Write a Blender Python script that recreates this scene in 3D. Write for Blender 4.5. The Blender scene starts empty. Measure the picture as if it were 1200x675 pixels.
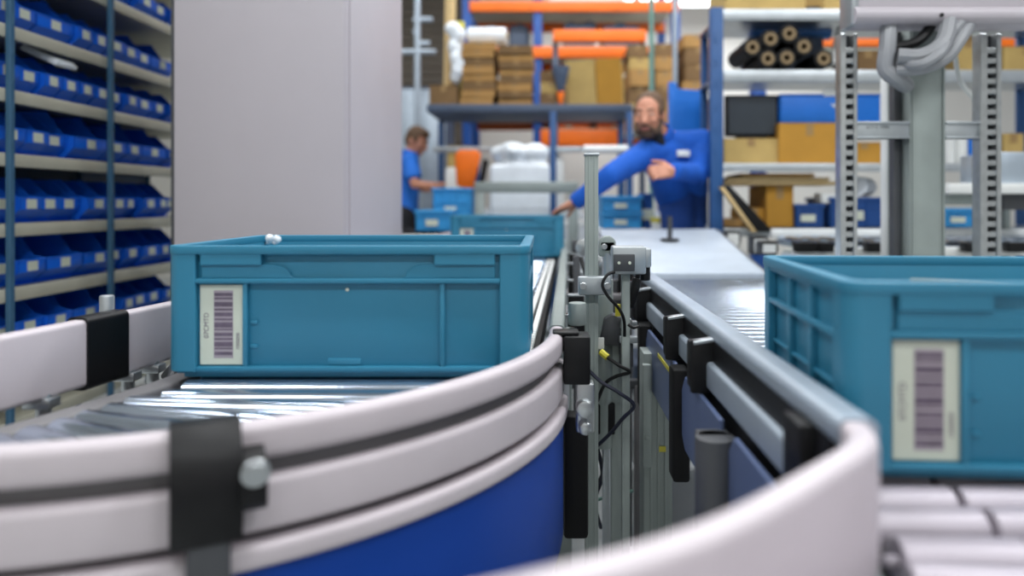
import bpy, bmesh, math, random
from mathutils import Vector, Matrix, Euler
R = math.radians
rnd = random.Random(7)
SC = bpy.context.scene
COL = SC.collection

# ------------------------------------------------------------------ camera numbers
F = 848.0            # focal length in pixels of a 1200 px wide frame
CX, CY = 640.0, 237.0
HC = 1.05            # lens height
def W(px, py, Y):
    return ((px - CX) * Y / F, Y, HC + (CY - py) * Y / F)

# ------------------------------------------------------------------ materials
def lin(c):
    return tuple(((v/255)/12.92 if v/255 <= .04045 else ((v/255+.055)/1.055)**2.4) for v in c)
def mat(name, rgb, rough=.5, metal=0., var=.06, scale=12., bump=0., emit=0., spec=.5, stretch=None):
    m = bpy.data.materials.new(name); m.use_nodes = True
    nt = m.node_tree; b = nt.nodes['Principled BSDF']
    c = lin(rgb)
    b.inputs['Roughness'].default_value = rough
    b.inputs['Metallic'].default_value = metal
    b.inputs['Specular IOR Level'].default_value = spec
    tc = nt.nodes.new('ShaderNodeTexCoord')
    mp = nt.nodes.new('ShaderNodeMapping'); nt.links.new(tc.outputs['Object'], mp.inputs[0])
    if stretch: mp.inputs['Scale'].default_value = stretch
    nz = nt.nodes.new('ShaderNodeTexNoise'); nz.inputs['Scale'].default_value = scale; nz.inputs['Detail'].default_value = 3
    nt.links.new(mp.outputs[0], nz.inputs['Vector'])
    rp = nt.nodes.new('ShaderNodeValToRGB')
    rp.color_ramp.elements[0].position = .3; rp.color_ramp.elements[1].position = .7
    rp.color_ramp.elements[0].color = tuple(v*(1-var) for v in c)+(1,)
    rp.color_ramp.elements[1].color = tuple(min(1, v*(1+var)) for v in c)+(1,)
    nt.links.new(nz.outputs['Fac'], rp.inputs[0]); nt.links.new(rp.outputs[0], b.inputs['Base Color'])
    if bump:
        bp = nt.nodes.new('ShaderNodeBump'); bp.inputs['Strength'].default_value = bump; bp.inputs['Distance'].default_value = .01
        nt.links.new(nz.outputs['Fac'], bp.inputs['Height']); nt.links.new(bp.outputs[0], b.inputs['Normal'])
    if emit:
        b.inputs['Emission Color'].default_value = c+(1,); b.inputs['Emission Strength'].default_value = emit
    return m
M = dict(
 crate=mat('teal_plastic', (46,124,154), .42, var=.05, scale=6),
 crate_bright=mat('sky_blue_plastic', (50,146,206), .45),
 bin=mat('royal_blue_plastic', (22,104,226), .4),
 label=mat('cream_card', (206,212,196), .6, var=.03),
 ink=mat('label_ink', (104,92,108), .6, var=.2, scale=60),
 white_rail=mat('off_white_plastic', (196,187,192), .4, var=.03),
 alu=mat('anodised_aluminium', (182,188,192), .38, .75, var=.05, scale=20),
 alu_matt=mat('matt_aluminium', (146,155,152), .5, .35, var=.05),
 alu_blue=mat('cool_aluminium', (172,184,196), .4, .5, var=.05),
 steel=mat('galvanised_steel', (190,194,196), .3, .9, var=.1, scale=30),
 roller=mat('polished_roller_steel', (196,208,224), .17, .95, var=.05, scale=25),
 roller_white=mat('roller_sleeve', (176,168,177), .35, .1, var=.05),
 black=mat('black_plastic', (15,15,17), .45, var=.2, spec=.3),
 rubber=mat('black_rubber', (12,12,13), .6, var=.2, spec=.25),
 midgrey=mat('mid_grey_plastic', (112,110,112), .5),
 darkgrey=mat('dark_grey_plastic', (66,68,72), .5),
 skirt=mat('dark_blue_panel', (4,58,146), .45, var=.05, scale=4, spec=.25),
 skirt_pale=mat('pale_blue_panel', (88,102,136), .35, var=.05, scale=4),
 cabinet=mat('grey_lacquer', (178,172,178), .5, var=.02, scale=3),
 shelf=mat('shelf_steel', (188,186,170), .5, .15, var=.05),
 teal_post=mat('teal_post_paint', (58,98,128), .5),
 blue_post=mat('blue_post_paint', (26,76,130), .45),
 rack_blue=mat('rack_blue_paint', (22,80,160), .45),
 orange=mat('orange_paint', (248,116,16), .5),
 dull_orange=mat('dull_orange_paint', (206,104,56), .55),
 carton=mat('cardboard', (170,130,76), .85, var=.12, scale=9),
 carton_dark=mat('dark_cardboard', (122,94,60), .85, var=.12, scale=9),
 ochre=mat('ochre_cardboard', (176,128,44), .85, var=.05, scale=9),
 tan=mat('tan_cardboard', (182,154,94), .85, var=.08, scale=9),
 tape=mat('packing_tape', (150,120,76), .35),
 white=mat('white_paint', (226,228,226), .5, var=.03),
 film=mat('white_stretch_film', (224,230,236), .35, var=.06, scale=8, bump=.25),
 bluebox=mat('bright_blue_board', (14,110,206), .5, var=.04),
 navybox=mat('deep_blue_plastic', (20,70,136), .45),
 yellow=mat('yellow_plastic', (206,196,62), .45),
 greyblue=mat('slate_grey', (70,84,106), .5),
 monitor=mat('dark_screen', (52,60,68), .3),
 jacket=mat('blue_workwear', (12,84,182), .85, var=.14, scale=9, bump=.7),
 trouser=mat('navy_workwear', (14,58,128), .85, var=.12, scale=14, bump=.3),
 polo=mat('blue_polo_cotton', (34,112,212), .8, var=.08, scale=14, bump=.2),
 blackcloth=mat('black_cloth', (26,28,34), .85),
 skin=mat('skin', (194,134,108), .5, var=.06, scale=20),
 hair=mat('brown_hair', (92,68,48), .7, var=.3, scale=90, bump=.5),
 beard=mat('dark_beard', (78,58,44), .75, var=.3, scale=90, bump=.5),
 rollcore=mat('roll_core_card', (132,112,82), .8),
 barground=mat('barcode_ground_tint', (166,156,164), .6),
 navycable=mat('navy_cable', (22,26,46), .5),
 eye=mat('eye_white', (220,216,210), .2), iris=mat('iris_brown', (52,36,26), .2),
 lip=mat('lips', (172,104,92), .5),
 floor=mat('painted_concrete', (176,180,180), .35, var=.08, scale=2.5),
 wall=mat('wall_paint', (212,210,204), .8, var=.03, scale=1.5),
 shutter=mat('shutter_slats', (104,96,86), .6, var=.1, stretch=(.2,.2,14), scale=3),
 lamp=mat('lit_diffuser', (244,250,255), .5, emit=7.),
 cablegrey=mat('grey_conduit', (140,142,146), .45),
 belt=mat('pale_belt', (188,198,210), .4, var=.06, scale=10),
 greenpole=mat('green_grey_pole', (110,150,140), .5),
 wood=mat('light_wood', (206,178,128), .7, var=.12, stretch=(1,8,8)),
 pvcblue=mat('blue_pipe', (60,120,190), .4),
)

# ------------------------------------------------------------------ mesh helpers
class MB:
    def __init__(s): s.bm = bmesh.new()
    def pts(s, vs, faces):
        v = [s.bm.verts.new(p) for p in vs]
        for f in faces:
            try: s.bm.faces.new([v[i] for i in f])
            except ValueError: pass
        return s
    def box(s, x0,x1,y0,y1,z0,z1, rz=0, rx=0, ry=0):
        if x0>x1: x0,x1=x1,x0
        if y0>y1: y0,y1=y1,y0
        if z0>z1: z0,z1=z1,z0
        c = Vector(((x0+x1)/2,(y0+y1)/2,(z0+z1)/2)); E = Euler((rx,ry,rz)).to_matrix()
        vs = [c + E @ (Vector((x,y,z))-c) for x in (x0,x1) for y in (y0,y1) for z in (z0,z1)]
        return s.pts(vs, [(0,1,3,2),(4,6,7,5),(0,4,5,1),(2,3,7,6),(0,2,6,4),(1,5,7,3)])
    def cyl(s, p0, p1, r0, r1=None, n=16, caps=True):
        p0, p1 = Vector(p0), Vector(p1); r1 = r0 if r1 is None else r1
        d = (p1-p0).normalized(); a = d.orthogonal().normalized(); b = d.cross(a)
        vs = []
        for p, r in ((p0,r0),(p1,r1)):
            for i in range(n):
                t = 2*math.pi*i/n; vs.append(p + a*(r*math.cos(t)) + b*(r*math.sin(t)))
        fs = [(i,(i+1)%n,n+(i+1)%n,n+i) for i in range(n)]
        if caps: fs += [tuple(range(n-1,-1,-1)), tuple(range(n,2*n))]
        return s.pts(vs, fs)
    def pipe(s, p0, p1, ro, ri, n=20):      # hollow tube with thickness
        p0, p1 = Vector(p0), Vector(p1)
        d = (p1-p0).normalized(); a = d.orthogonal().normalized(); b = d.cross(a)
        vs = []
        for p, r in ((p0,ro),(p1,ro),(p1,ri),(p0,ri)):
            for i in range(n):
                t = 2*math.pi*i/n; vs.append(p + a*(r*math.cos(t)) + b*(r*math.sin(t)))
        fs = []
        for k in range(4):
            for i in range(n): fs.append((k*n+i, k*n+(i+1)%n, ((k+1)%4)*n+(i+1)%n, ((k+1)%4)*n+i))
        return s.pts(vs, fs)
    def tube(s, ctrl, r, n=8, seg=8):
        P = spline(ctrl, seg); d0 = (P[1]-P[0]).normalized(); a = d0.orthogonal().normalized()
        vs = []; m = len(P)
        for i, p in enumerate(P):
            d = (P[min(i+1,m-1)]-P[max(i-1,0)]).normalized()
            a = (a - d*a.dot(d)).normalized(); b = d.cross(a)
            for k in range(n):
                t = 2*math.pi*k/n; vs.append(p + a*(r*math.cos(t)) + b*(r*math.sin(t)))
        fs = [(i*n+k, i*n+(k+1)%n, (i+1)*n+(k+1)%n, (i+1)*n+k) for i in range(m-1) for k in range(n)]
        fs += [tuple(range(n-1,-1,-1)), tuple(range((m-1)*n, m*n))]
        return s.pts(vs, fs)
    def sweep(s, path, prof):               # path of (x,y[,z]), profile of (u across, v up) closed
        n = len(prof); vs = []; m = len(path)
        for i, p in enumerate(path):
            a = Vector(path[max(i-1,0)][:2]); b = Vector(path[min(i+1,m-1)][:2]); t = (b-a).normalized()
            nn = Vector((-t.y, t.x)); z = p[2] if len(p) > 2 else 0
            if 0 < i < m-1:
                t1 = (Vector(p[:2])-a).normalized(); k = 1/max(.6, t1.dot(t))
            else: k = 1
            for u, v in prof: vs.append((p[0]+nn.x*u*k, p[1]+nn.y*u*k, z+v))
        fs = [(i*n+k, i*n+(k+1)%n, (i+1)*n+(k+1)%n, (i+1)*n+k) for i in range(m-1) for k in range(n)]
        fs += [tuple(range(n-1,-1,-1)), tuple(range((m-1)*n, m*n))]
        return s.pts(vs, fs)
    def prism(s, poly, vec):
        n = len(poly); v = Vector(vec)
        vs = [Vector(p) for p in poly] + [Vector(p)+v for p in poly]
        return s.pts(vs, [tuple(range(n-1,-1,-1)), tuple(range(n,2*n))] + [(i,(i+1)%n,n+(i+1)%n,n+i) for i in range(n)])
    def ball(s, c, r, rot=None, seg=20, ring=12):
        Mx = Matrix.Translation(c) @ (rot.to_4x4() if rot else Matrix.Identity(4)) @ Matrix.Diagonal((r[0],r[1],r[2],1))
        bmesh.ops.create_uvsphere(s.bm, u_segments=seg, v_segments=ring, radius=1, matrix=Mx); return s
    def cap(s, p0, r0, p1, r1):             # tapered capsule
        s.cyl(p0,p1,r0,r1,n=16); s.ball(p0,(r0,)*3,seg=16,ring=10); s.ball(p1,(r1,)*3,seg=16,ring=10); return s
    def build(s, name, m, parent=None, bevel=0., seg=2, remesh=0., smooth=0, ang=35):
        me = bpy.data.meshes.new(name)
        bmesh.ops.recalc_face_normals(s.bm, faces=s.bm.faces[:])
        s.bm.to_mesh(me); s.bm.free()
        o = bpy.data.objects.new(name, me); COL.objects.link(o)
        if remesh:
            k = o.modifiers.new('r','REMESH'); k.mode='VOXEL'; k.voxel_size=remesh
            if smooth:
                k = o.modifiers.new('s','SMOOTH'); k.iterations=smooth; k.factor=.5
        if bevel:
            k = o.modifiers.new('b','BEVEL'); k.width=bevel; k.segments=seg; k.limit_method='ANGLE'; k.angle_limit=R(40)
        if remesh or bevel:
            dg = bpy.context.evaluated_depsgraph_get(); dg.update()
            me2 = bpy.data.meshes.new_from_object(o.evaluated_get(dg)); o.modifiers.clear()
            o.data = me2; bpy.data.meshes.remove(me); me = me2; me.name = name
        me.materials.clear(); me.materials.append(m)
        for p in me.polygons: p.use_smooth = True
        if not remesh: me.set_sharp_from_angle(angle=R(ang))
        if parent is not None:
            off = Vector((0,0,0)); q = parent
            while q is not None: off += q.location; q = q.parent
            me.transform(Matrix.Translation(-off)); o.parent = parent
        return o
def spline(ctrl, seg=8):
    c = [Vector(p) for p in ctrl]
    if len(c) == 2: return c
    out = []
    for i in range(len(c)-1):
        p0 = c[max(i-1,0)]; p1 = c[i]; p2 = c[i+1]; p3 = c[min(i+2,len(c)-1)]
        for k in range(seg):
            t = k/seg
            out.append(.5*((2*p1)+(p2-p0)*t+(2*p0-5*p1+4*p2-p3)*t*t+(3*p1-p0-3*p2+p3)*t**3))
    out.append(c[-1]); return out
def tag(o, label, cat, group=None):
    o['label'] = label; o['category'] = cat
    if group: o['group'] = group
    return o
def thing(name, label, cat, loc=(0,0,0), rz=0, group=None):
    o = bpy.data.objects.new(name, None); COL.objects.link(o); o.location = loc; o.rotation_euler.z = rz
    o.empty_display_size = .05
    return tag(o, label, cat, group)
KIDS = {}
def copy_tree(o, parent=None):
    c = o.copy(); COL.objects.link(c)
    if parent is not None: c.parent = parent
    for ch in [x for x in COL.objects if x.parent == o]: copy_tree(ch, c)
    return c
def struct(o): o['kind'] = 'structure'; return o
ORD = ['first','second','third','fourth','fifth','sixth','seventh','eighth','ninth','tenth','eleventh','twelfth','thirteenth','fourteenth','fifteenth']

# ------------------------------------------------------------------ hall
struct(MB().box(-6,7,-4,10,-.1,0).build('floor', M['floor']))
struct(MB().box(-6,7,10,10.2,0,5.6).build('wall_back', M['wall']))
struct(MB().box(-6.2,-6,-4,10,0,5.6).build('wall_left', M['wall']))
struct(MB().box(-6,7,-4.2,-4,0,5.6).build('wall_light_block', M['wall']))  # unseen wall, added to shut out world light from behind the camera
struct(MB().box(-6,7,-4,10,5.6,5.8).build('ceiling', M['wall']))
mb = MB().box(-4.2,-.95,9.86,9.98,0,4.6)
for i in range(40): mb.box(-4.2,-.95,9.84,9.87,.02+i*.115,.105+i*.115)
struct(mb.build('door_1', M['shutter']))

def ceiling_light(x, y, z, label, L=1.5, energy=70, Wd=.28):
    t = thing('ceiling_light', label, 'lamp', (x,y,z), 0, 'long ceiling lights over the hall')
    MB().box(x-L/2,x+L/2,y-Wd/2,y+Wd/2,z,z+.06).build('housing', M['white'], t, .005)
    MB().box(x-L/2+.02,x+L/2-.02,y-Wd/2+.02,y+Wd/2-.02,z-.02,z).build('diffuser', M['lamp'], t)
    for sx in (-1,1): MB().cyl((x+sx*L*.4,y,z+.06),(x+sx*L*.4,y,5.6),.006,n=8).build('hanger', M['steel'], t)
    ld = bpy.data.lights.new('lamp_light','AREA'); ld.shape='RECTANGLE'; ld.size=L; ld.size_y=Wd; ld.energy=energy; ld.color=(.96,.98,1)
    lo = bpy.data.objects.new('lamp_light', ld); COL.objects.link(lo); lo.parent = t; lo.location = (0,0,-.03)
k = 0
for y in (-2.0, .6, 3.2, 5.8):
    for x in (-2.2, .2, 2.6):
        ceiling_light(x, y, 4.4, f"long white ceiling light, {'left' if x<-1 else 'middle' if x<1 else 'right'} column, {ORD[k//3]} row from the front wall", energy=40 if x < -1 else 52 if x < 1 else 68)
        k += 1
for px, w in ((700,.9),(800,1.1),(930,1.0)):
    X,_,Z = W(px, 1, 9.0)
    ceiling_light(X, 9.0, Z, f"bright far ceiling light above the {'orange rack beams' if px==700 else 'stacks of cartons' if px==800 else 'right shelf rack'}", L=w, energy=22, Wd=.4)

# ------------------------------------------------------------------ crates
def text_mesh(s, size):
    cu = bpy.data.curves.new('t','FONT'); cu.body = s; cu.size = size; cu.extrude = .0002; cu.align_x='CENTER'; cu.align_y='CENTER'
    o = bpy.data.objects.new('t', cu); COL.objects.link(o)
    dg = bpy.context.evaluated_depsgraph_get(); dg.update()
    me = bpy.data.meshes.new_from_object(o.evaluated_get(dg)); bpy.data.objects.remove(o); bpy.data.curves.remove(cu)
    return me
def text(s, size, m, mtx, name, parent):
    me = text_mesh(s, size); me.transform(mtx); me.materials.clear(); me.materials.append(m); me.name = name
    o = bpy.data.objects.new(name, me); COL.objects.link(o); o.parent = parent; return o
BARS = [(.03,.05),(.12,.02),(.16,.07),(.26,.03),(.32,.05),(.41,.02),(.45,.08),(.56,.03),(.62,.06),(.71,.03),(.77,.07),(.88,.03),(.93,.05)]
def make_crate(name, label, material, code):
    t = thing(name, label, 'crate', group='blue plastic transport crates')
    m = material
    b = MB()
    x, y, w = .286, .186, .004
    b.box(-x,x,-y,-y+w,.012,.212).box(-x,x,y-w,y,.012,.212).box(-x,-x+w,-y,y,.012,.212).box(x-w,x,-y,y,.012,.212)
    b.box(-x,x,-y,y,.008,.014)
    b.box(-.278,.278,-.178,.178,0,.009)
    # lower step round the foot, ledge under the hand grips, ribs
    for s in (-1,1):
        b.box(-.25,.25,s*.184,s*.196,.013,.021).box(s*.284,s*.296,-.15,.15,.013,.021)
        b.box(-.25,.25,s*.184,s*.198,.158,.166)
        b.box(s*.284,s*.298,-.15,.15,.150,.158).box(s*.284,s*.297,-.15,.15,.2,.206)
        for xx in (-.170,.155): b.box(xx-.004,xx+.004,s*.184,s*.195,.02,.16)
        for xx in (-.163,): b.box(xx,xx+.012,s*.184,s*.19,.05,.056).box(xx,xx+.012,s*.184,s*.19,.09,.096)
        for yy in (-.05,.05): b.box(s*.284,s*.295,yy-.006,yy+.006,.02,.2)
        b.box(s*.284,s*.292,-.15,.15,.088,.094)
        b.box(-.035,.02,s*.184,s*.1885,.022,.033)
    b.build('crate_body', m, t, .0015, 2)
    for sx in (-1,1):
        for sy in (-1,1):
            L = []
            r = .022
            L.append((sx*.25, sy*.186)); L.append((sx*.25, sy*.198))
            for k in range(7):
                a = k/6*math.pi/2; L.append((sx*(.298-r+r*math.sin(a)), sy*(.198-r+r*math.cos(a))))
            L += [(sx*.298, sy*.15),(sx*.286, sy*.15),(sx*.286, sy*.186)]
            MB().prism([(p[0],p[1],.013) for p in L], (0,0,.195)).build('corner_post', m, t, .0012, 1)
    # rim ring with rounded corners
    def rr(hx,hy,r):
        o = []
        for cx,cy,a0 in ((hx-r,hy-r,0),(-hx+r,hy-r,90),(-hx+r,-hy+r,180),(hx-r,-hy+r,270)):
            for k in range(6):
                a = R(a0+k*18); o.append((cx+r*math.cos(a), cy+r*math.sin(a)))
        return o
    o_, i_ = rr(.3,.2,.024), rr(.2815,.1815,.012); n = len(o_)
    vs = [(p[0],p[1],.206) for p in o_]+[(p[0],p[1],.22) for p in o_]+[(p[0],p[1],.22) for p in i_]+[(p[0],p[1],.206) for p in i_]
    fs = [(k*n+i, k*n+(i+1)%n, ((k+1)%4)*n+(i+1)%n, ((k+1)%4)*n+i) for k in range(4) for i in range(n)]
    MB().pts(vs, fs).build('rim', m, t, .0015, 2)
    # hand grips: raised plates each side of the recessed grip, both long sides
    for s in (-1,1):
        for e in (-1,1):
            g = MB(); g.box(e*.242,e*.142,s*.186,s*.1985,.188,.207)
            P = [(e*.242,.166),(e*.242,.189),(e*.125,.189)]
            for k in range(7):
                a = k/6*math.pi/2; P.append((e*(.125-.030*math.sin(a)), .189-.019*(1-math.cos(a))))
            P.append((e*.088,.166))
            g.prism([(p[0], s*.186, p[1]) for p in P], (0, s*.0075, 0))
            g.build('hand_grip', m, t, .0012, 1)
    lab = MB().box(-.246,-.174,-.1895,-.186,.023,.155).build('barcode_label', M['label'], t, .0008, 1)
    lab['label'] = 'cream barcode label'
    MB().box(-.223,-.191,-.1897,-.189,.034,.146).build('barcode_ground', M['barground'], lab)
    c = MB()
    for p, h in BARS: c.box(-.222,-.192,-.1901,-.189,.036+p*.108,.036+(p+h)*.108)
    c.build('barcode', M['ink'], lab)
    rot = Matrix.Translation((-.235,-.1896,.088)) @ Euler((0,R(-90),0)).to_matrix().to_4x4() @ Euler((R(90),0,0)).to_matrix().to_4x4()
    text(code, .011, M['ink'], rot, 'code_text', lab)
    rot = Matrix.Translation((-.183,-.1896,.062)) @ Euler((0,R(-90),0)).to_matrix().to_4x4() @ Euler((R(90),0,0)).to_matrix().to_4x4()
    text('1000000', .008, M['ink'], rot, 'small_text', lab)
    MB().cyl((-.003,-.1885,.147),(-.003,-.186,.147),.003,n=12).build('pale_pin', M['label'], t)
    return t
ZL, ZR = HC-.2915, HC-.307
c1 = make_crate('transport_crate', 'large teal plastic crate with barcode label on the left curved roller conveyor', M['crate'], '07CMTD')
c1.location = (-.326, 1.385, ZL)
c2 = copy_tree(c1); tag(c2, 'teal plastic crate cropped by the right edge of the photo on the right rollers', 'crate', 'blue plastic transport crates')
c2.location = (.639, .972, ZR); c2.rotation_euler.z = R(-3.5)
c3 = copy_tree(c1); tag(c3, 'teal plastic crate further along the left conveyor, reached by the worker in the blue jacket', 'crate', 'blue plastic transport crates')
c3.location = (-.2, 3.97, ZL); c3.rotation_euler.z = R(-1.8)
s = MB(); rr_ = random.Random(3)
for i in range(6): s.ball((-.455+rr_.uniform(-.009,.009), 1.206+rr_.uniform(-.004,.004), ZL+.226+rr_.uniform(-.002,.006)), (rr_.uniform(.005,.011),rr_.uniform(.004,.007),rr_.uniform(.004,.008)), Euler((rr_.random()*3,rr_.random()*3,0)).to_matrix(), 8, 6)
tag(s.build('plastic_scrap', M['film']), 'small crumpled clear plastic scrap on the rim of the large teal crate', 'scrap')
tag(MB().box(.50,.82,.955,.959,ZR+.016,ZR+.200,rz=R(-24)).build('divider_panel', M['alu_matt'], bevel=.001), 'pale divider panel standing inside the right teal crate', 'divider')

# ------------------------------------------------------------------ conveyors
def arc(c, r, a0, a1, n):
    return [(c[0]+r*math.cos(R(a0+(a1-a0)*i/n)), c[1]+r*math.sin(R(a0+(a1-a0)*i/n))) for i in range(n+1)]
def rrect(u0,u1,v0,v1,r=.006,n=4):
    o = []
    for cx,cy,a0 in ((u1-r,v1-r,0),(u0+r,v1-r,90),(u0+r,v0+r,180),(u1-r,v0+r,270)):
        for k in range(n+1):
            a = R(a0+k*90/n); o.append((cx+r*math.cos(a), cy+r*math.sin(a)))
    return o
def drop(d0, d1): return HC-d1, HC-d0
def ext(path, d):
    a, b = Vector(path[-2]), Vector(path[-1]); t = (b-a).normalized(); q = b+t*d
    return path+[(q.x,q.y)]
def leg(x, y, ztop, parent, w=.04, d=.04, m='alu_matt', name='leg'):
    l = MB()
    l.box(x-w/2,x+w/2,y-d/2,y+d/2,.02,ztop)
    for sx in (-1,1): l.box(x+sx*w*.5-.002,x+sx*w*.5+.002,y-d*.3,y+d*.3,.02,ztop)
    o = l.build(name, M[m], parent, .002, 1)
    MB().cyl((x,y,0),(x,y,.012),.04,n=16).cyl((x,y,.01),(x,y,.03),.012,n=12).build('levelling_foot', M['black'], o)
    return o
def roller(p0, p1, r, parent, m='roller', gaps=()):
    p0, p1 = Vector(p0), Vector(p1); d = (p1-p0); L = d.length; d.normalize()
    b = MB(); cuts = [0]+[g for g in gaps if g < L-.02]+[L]
    for i in range(len(cuts)-1):
        a, e = cuts[i]+(.004 if i else 0), cuts[i+1]-(.004 if i < len(cuts)-2 else 0)
        b.cyl(p0+d*a, p0+d*e, r, n=20)
    b.cyl(p0-d*.012, p1+d*.012, r*.3, n=8)
    return b.build('roller', M[m], parent, .002, 1)

# ---- left curve
CL, RL = (-.68, 1.4), .70
outer = ext(arc(CL, RL, 0, -82, 30), .62)
lc = thing('curved_roller_conveyor', 'left curved roller conveyor with off-white guide rails and dark blue skirt', 'conveyor', (-.5,1.0,0))
z0,z1 = drop(.24,.283); MB().sweep(outer, rrect(-.014,.015,z0,z1,.012,6)).build('guide_rail', M['white_rail'], lc)
z0,z1 = drop(.301,.361); MB().sweep(outer, rrect(-.010,.015,z0,z1,.010,6)).build('side_frame', M['white_rail'], lc)
z0,z1 = drop(.371,.398); MB().sweep(outer, rrect(-.012,.022,z0,z1,.008,5)).build('flange', M['white_rail'], lc)
z0,z1 = drop(.398,.625); MB().sweep(outer, rrect(.006,.013,z0,z1,.002)).build('skirt_panel', M['skirt'], lc)['label'] = 'dark blue skirt panel'
z0,z1 = drop(.415,.655); MB().box(.034,.082,1.402,1.45,z0,z1).build('edge_strip', M['rubber'], lc, .008)['label'] = 'black rubber edge strip'
z0,z1 = drop(.268,.44); MB().sweep(outer, [(-.0145,z0),(-.007,z0),(-.007,z1),(-.0145,z1)]).build('inner_plate', M['midgrey'], lc)
z0,z1 = drop(.46,.63); MB().sweep(arc(CL,.55,-4,-70,16), [(-.01,z0),(.01,z0),(.01,z1),(-.01,z1)]).build('under_frame', M['darkgrey'], lc)
def arc_pt(a, u): return Vector((CL[0]+(RL+u)*math.cos(R(a)), CL[1]+(RL+u)*math.sin(R(a)), 0))
# big black clamp in front
a = -62.4
c, e, tv = arc_pt(a, 0), (arc_pt(a, 1)-arc_pt(a, 0)), None
er = Vector((math.cos(R(a)), math.sin(R(a)),0)); et = Vector((-er.y, er.x, 0)); up = Vector((0,0,1))
def local_box(mb, c, u0,u1,t0,t1,z0,z1):
    vs = [c+er*u+et*t+up*z for u in (u0,u1) for t in (t0,t1) for z in (z0,z1)]
    return mb.pts(vs, [(0,1,3,2),(4,6,7,5),(0,4,5,1),(2,3,7,6),(0,2,6,4),(1,5,7,3)])
cl = MB(); za, zb = HC-.355, HC-.233
P = [(-.02,zb-.012),(-.012,zb),(.020,zb+.002),(.036,zb-.012),(.052,zb-.034),(.054,za+.03),(.046,za+.006),(.034,za),(.022,za),(.018,zb-.07),(.0175,zb-.07),(.0175,zb-.008),(-.0155,zb-.008),(-.02,zb-.03)]
cl.prism([c+er*u+up*z-et*.045 for u,z in P], et*.068)
P = [(.02,zb-.028),(.050,zb-.034),(.058,zb-.045),(.058,za+.044),(.05,za+.036),(.02,za+.036)]
cl.prism([c+er*u+up*z+et*.020 for u,z in P], et*.026)
clo = cl.build('rail_clamp', M['black'], lc, .003, 2); clo['label'] = 'black clamp holding the front rails'
p = c+er*.058+et*.034+up*(HC-.278)
MB().cyl(p, p+er*.006, .011, n=6).cyl(p, p+er*.003,.015,n=16).build('bolt', M['steel'], clo, .001,1)
mb = MB(); local_box(mb, c, .024,.044,-.030,.012, HC-.60, HC-.345); mb.build('clamp_post', M['darkgrey'], lc, .004)
# clamp at the start of the curve, outside of the rail
for yy in (1.335,):
    z0,z1 = drop(.243,.33)
    k = MB().box(.032,.080,yy-.03,yy+.03,z0,z1).box(.012,.06,yy-.02,yy+.02,HC-.243,HC-.236).build('rail_clamp', M['black'], lc, .005)
    MB().cyl((.07,yy-.04,HC-.372),(.07,yy+.0,HC-.372),.016,n=16).cyl((.07,yy-.046,HC-.405),(.07,yy,HC-.405),.013,n=6).box(.055,.088,yy-.02,yy+.015,HC-.42,HC-.33).build('adjuster', M['steel'], lc, .004)
    MB().cyl((.062,yy+.11,HC-.245),(.062,yy+.11,HC-.20),.018,n=20).cyl((.05,yy+.11,HC-.25),(.05,yy+.11,HC-.31),.012,n=12).build('adjuster', M['alu_matt'], lc, .003)
# inner guard on the left
gp = spline([(-.705,1.55,0),(-.712,1.42,0),(-.782,1.033,0),(-.83,.975,0),(-.95,.94,0),(-1.35,.93,0)], 6)
gp = [(p.x,p.y) for p in gp]
z0,z1 = drop(.19,.298); MB().sweep(gp, rrect(-.014,.014,z0,z1,.008)).build('guard_rail', M['white_rail'], lc)
z0,z1 = drop(.186,.304); q0, q1 = Vector((-.7415,1.256)), Vector((-.7565,1.168))
MB().sweep([tuple(q0),tuple((q0+q1)/2),tuple(q1)], rrect(-.02,.02,z0,z1,.01)).build('joint_sleeve', M['black'], lc)['label'] = 'black sleeve over the guard rail joint'
fp_ = spline([(-.60,1.55,0),(-.603,1.30,0),(-.625,1.15,0),(-.70,.925,0),(-.80,.83,0),(-1.0,.79,0),(-1.35,.78,0)], 6); fp_ = [(p.x,p.y) for p in fp_]
z0,z1 = drop(.299,.37); MB().sweep(fp_, rrect(-.046,0,z0,z1,.006)).build('side_frame', M['midgrey'], lc)
for yy, xx in ((1.33,-.727),(1.27,-.738),(1.10,-.768)):
    q = MB().cyl((xx+.004,yy,HC-.335),(xx+.004,yy,HC-.29),.011,n=12).box(xx-.02,xx+.022,yy-.014,yy+.014,HC-.312,HC-.297).build('guard_bracket', M['steel'], lc, .002)
MB().cyl((-.78,1.285,HC-.30),(-.78,1.285,HC-.165),.012,n=14).box(-.80,-.764,1.275,1.295,HC-.25,HC-.22).build('guard_post', M['alu'], lc, .003)
MB().tube([(-.70,1.33,HC-.32),(-.675,1.31,HC-.30),(-.66,1.27,HC-.315),(-.67,1.24,HC-.333)],.008).build('tension_hook', M['darkgrey'], lc)
def side_of(g, p):
    best = 1e9; sgn = 1
    for i in range(len(g)-1):
        a_, b_ = Vector(g[i]), Vector(g[i+1]); ab = b_-a_; t_ = max(0,min(1,(Vector(p[:2])-a_).dot(ab)/ab.length_squared)); d_ = (Vector(p[:2])-(a_+ab*t_)).length
        if d_ < best: best = d_; sgn = 1 if (ab.x*(p[1]-a_.y)-ab.y*(p[0]-a_.x)) > 0 else -1
    return best*sgn
C0 = Vector((-.98,1.12,0))
for i in range(9):
    a = R(-5-6.2*i); d = Vector((math.cos(a), math.sin(a),0))
    r1 = .2; r0 = .15
    while side_of(fp_, C0+d*r0) < .012 and r0 < 1: r0 += .004
    while (C0+d*(r1+.005)-Vector((CL[0],CL[1],0))).length < RL-.034 and r1 < 1.0: r1 += .004
    p0, p1 = C0+d*r0, C0+d*r1
    roller((p0.x,p0.y,ZL-.0252), (p1.x,p1.y,ZL-.0252), .025, lc)
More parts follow.
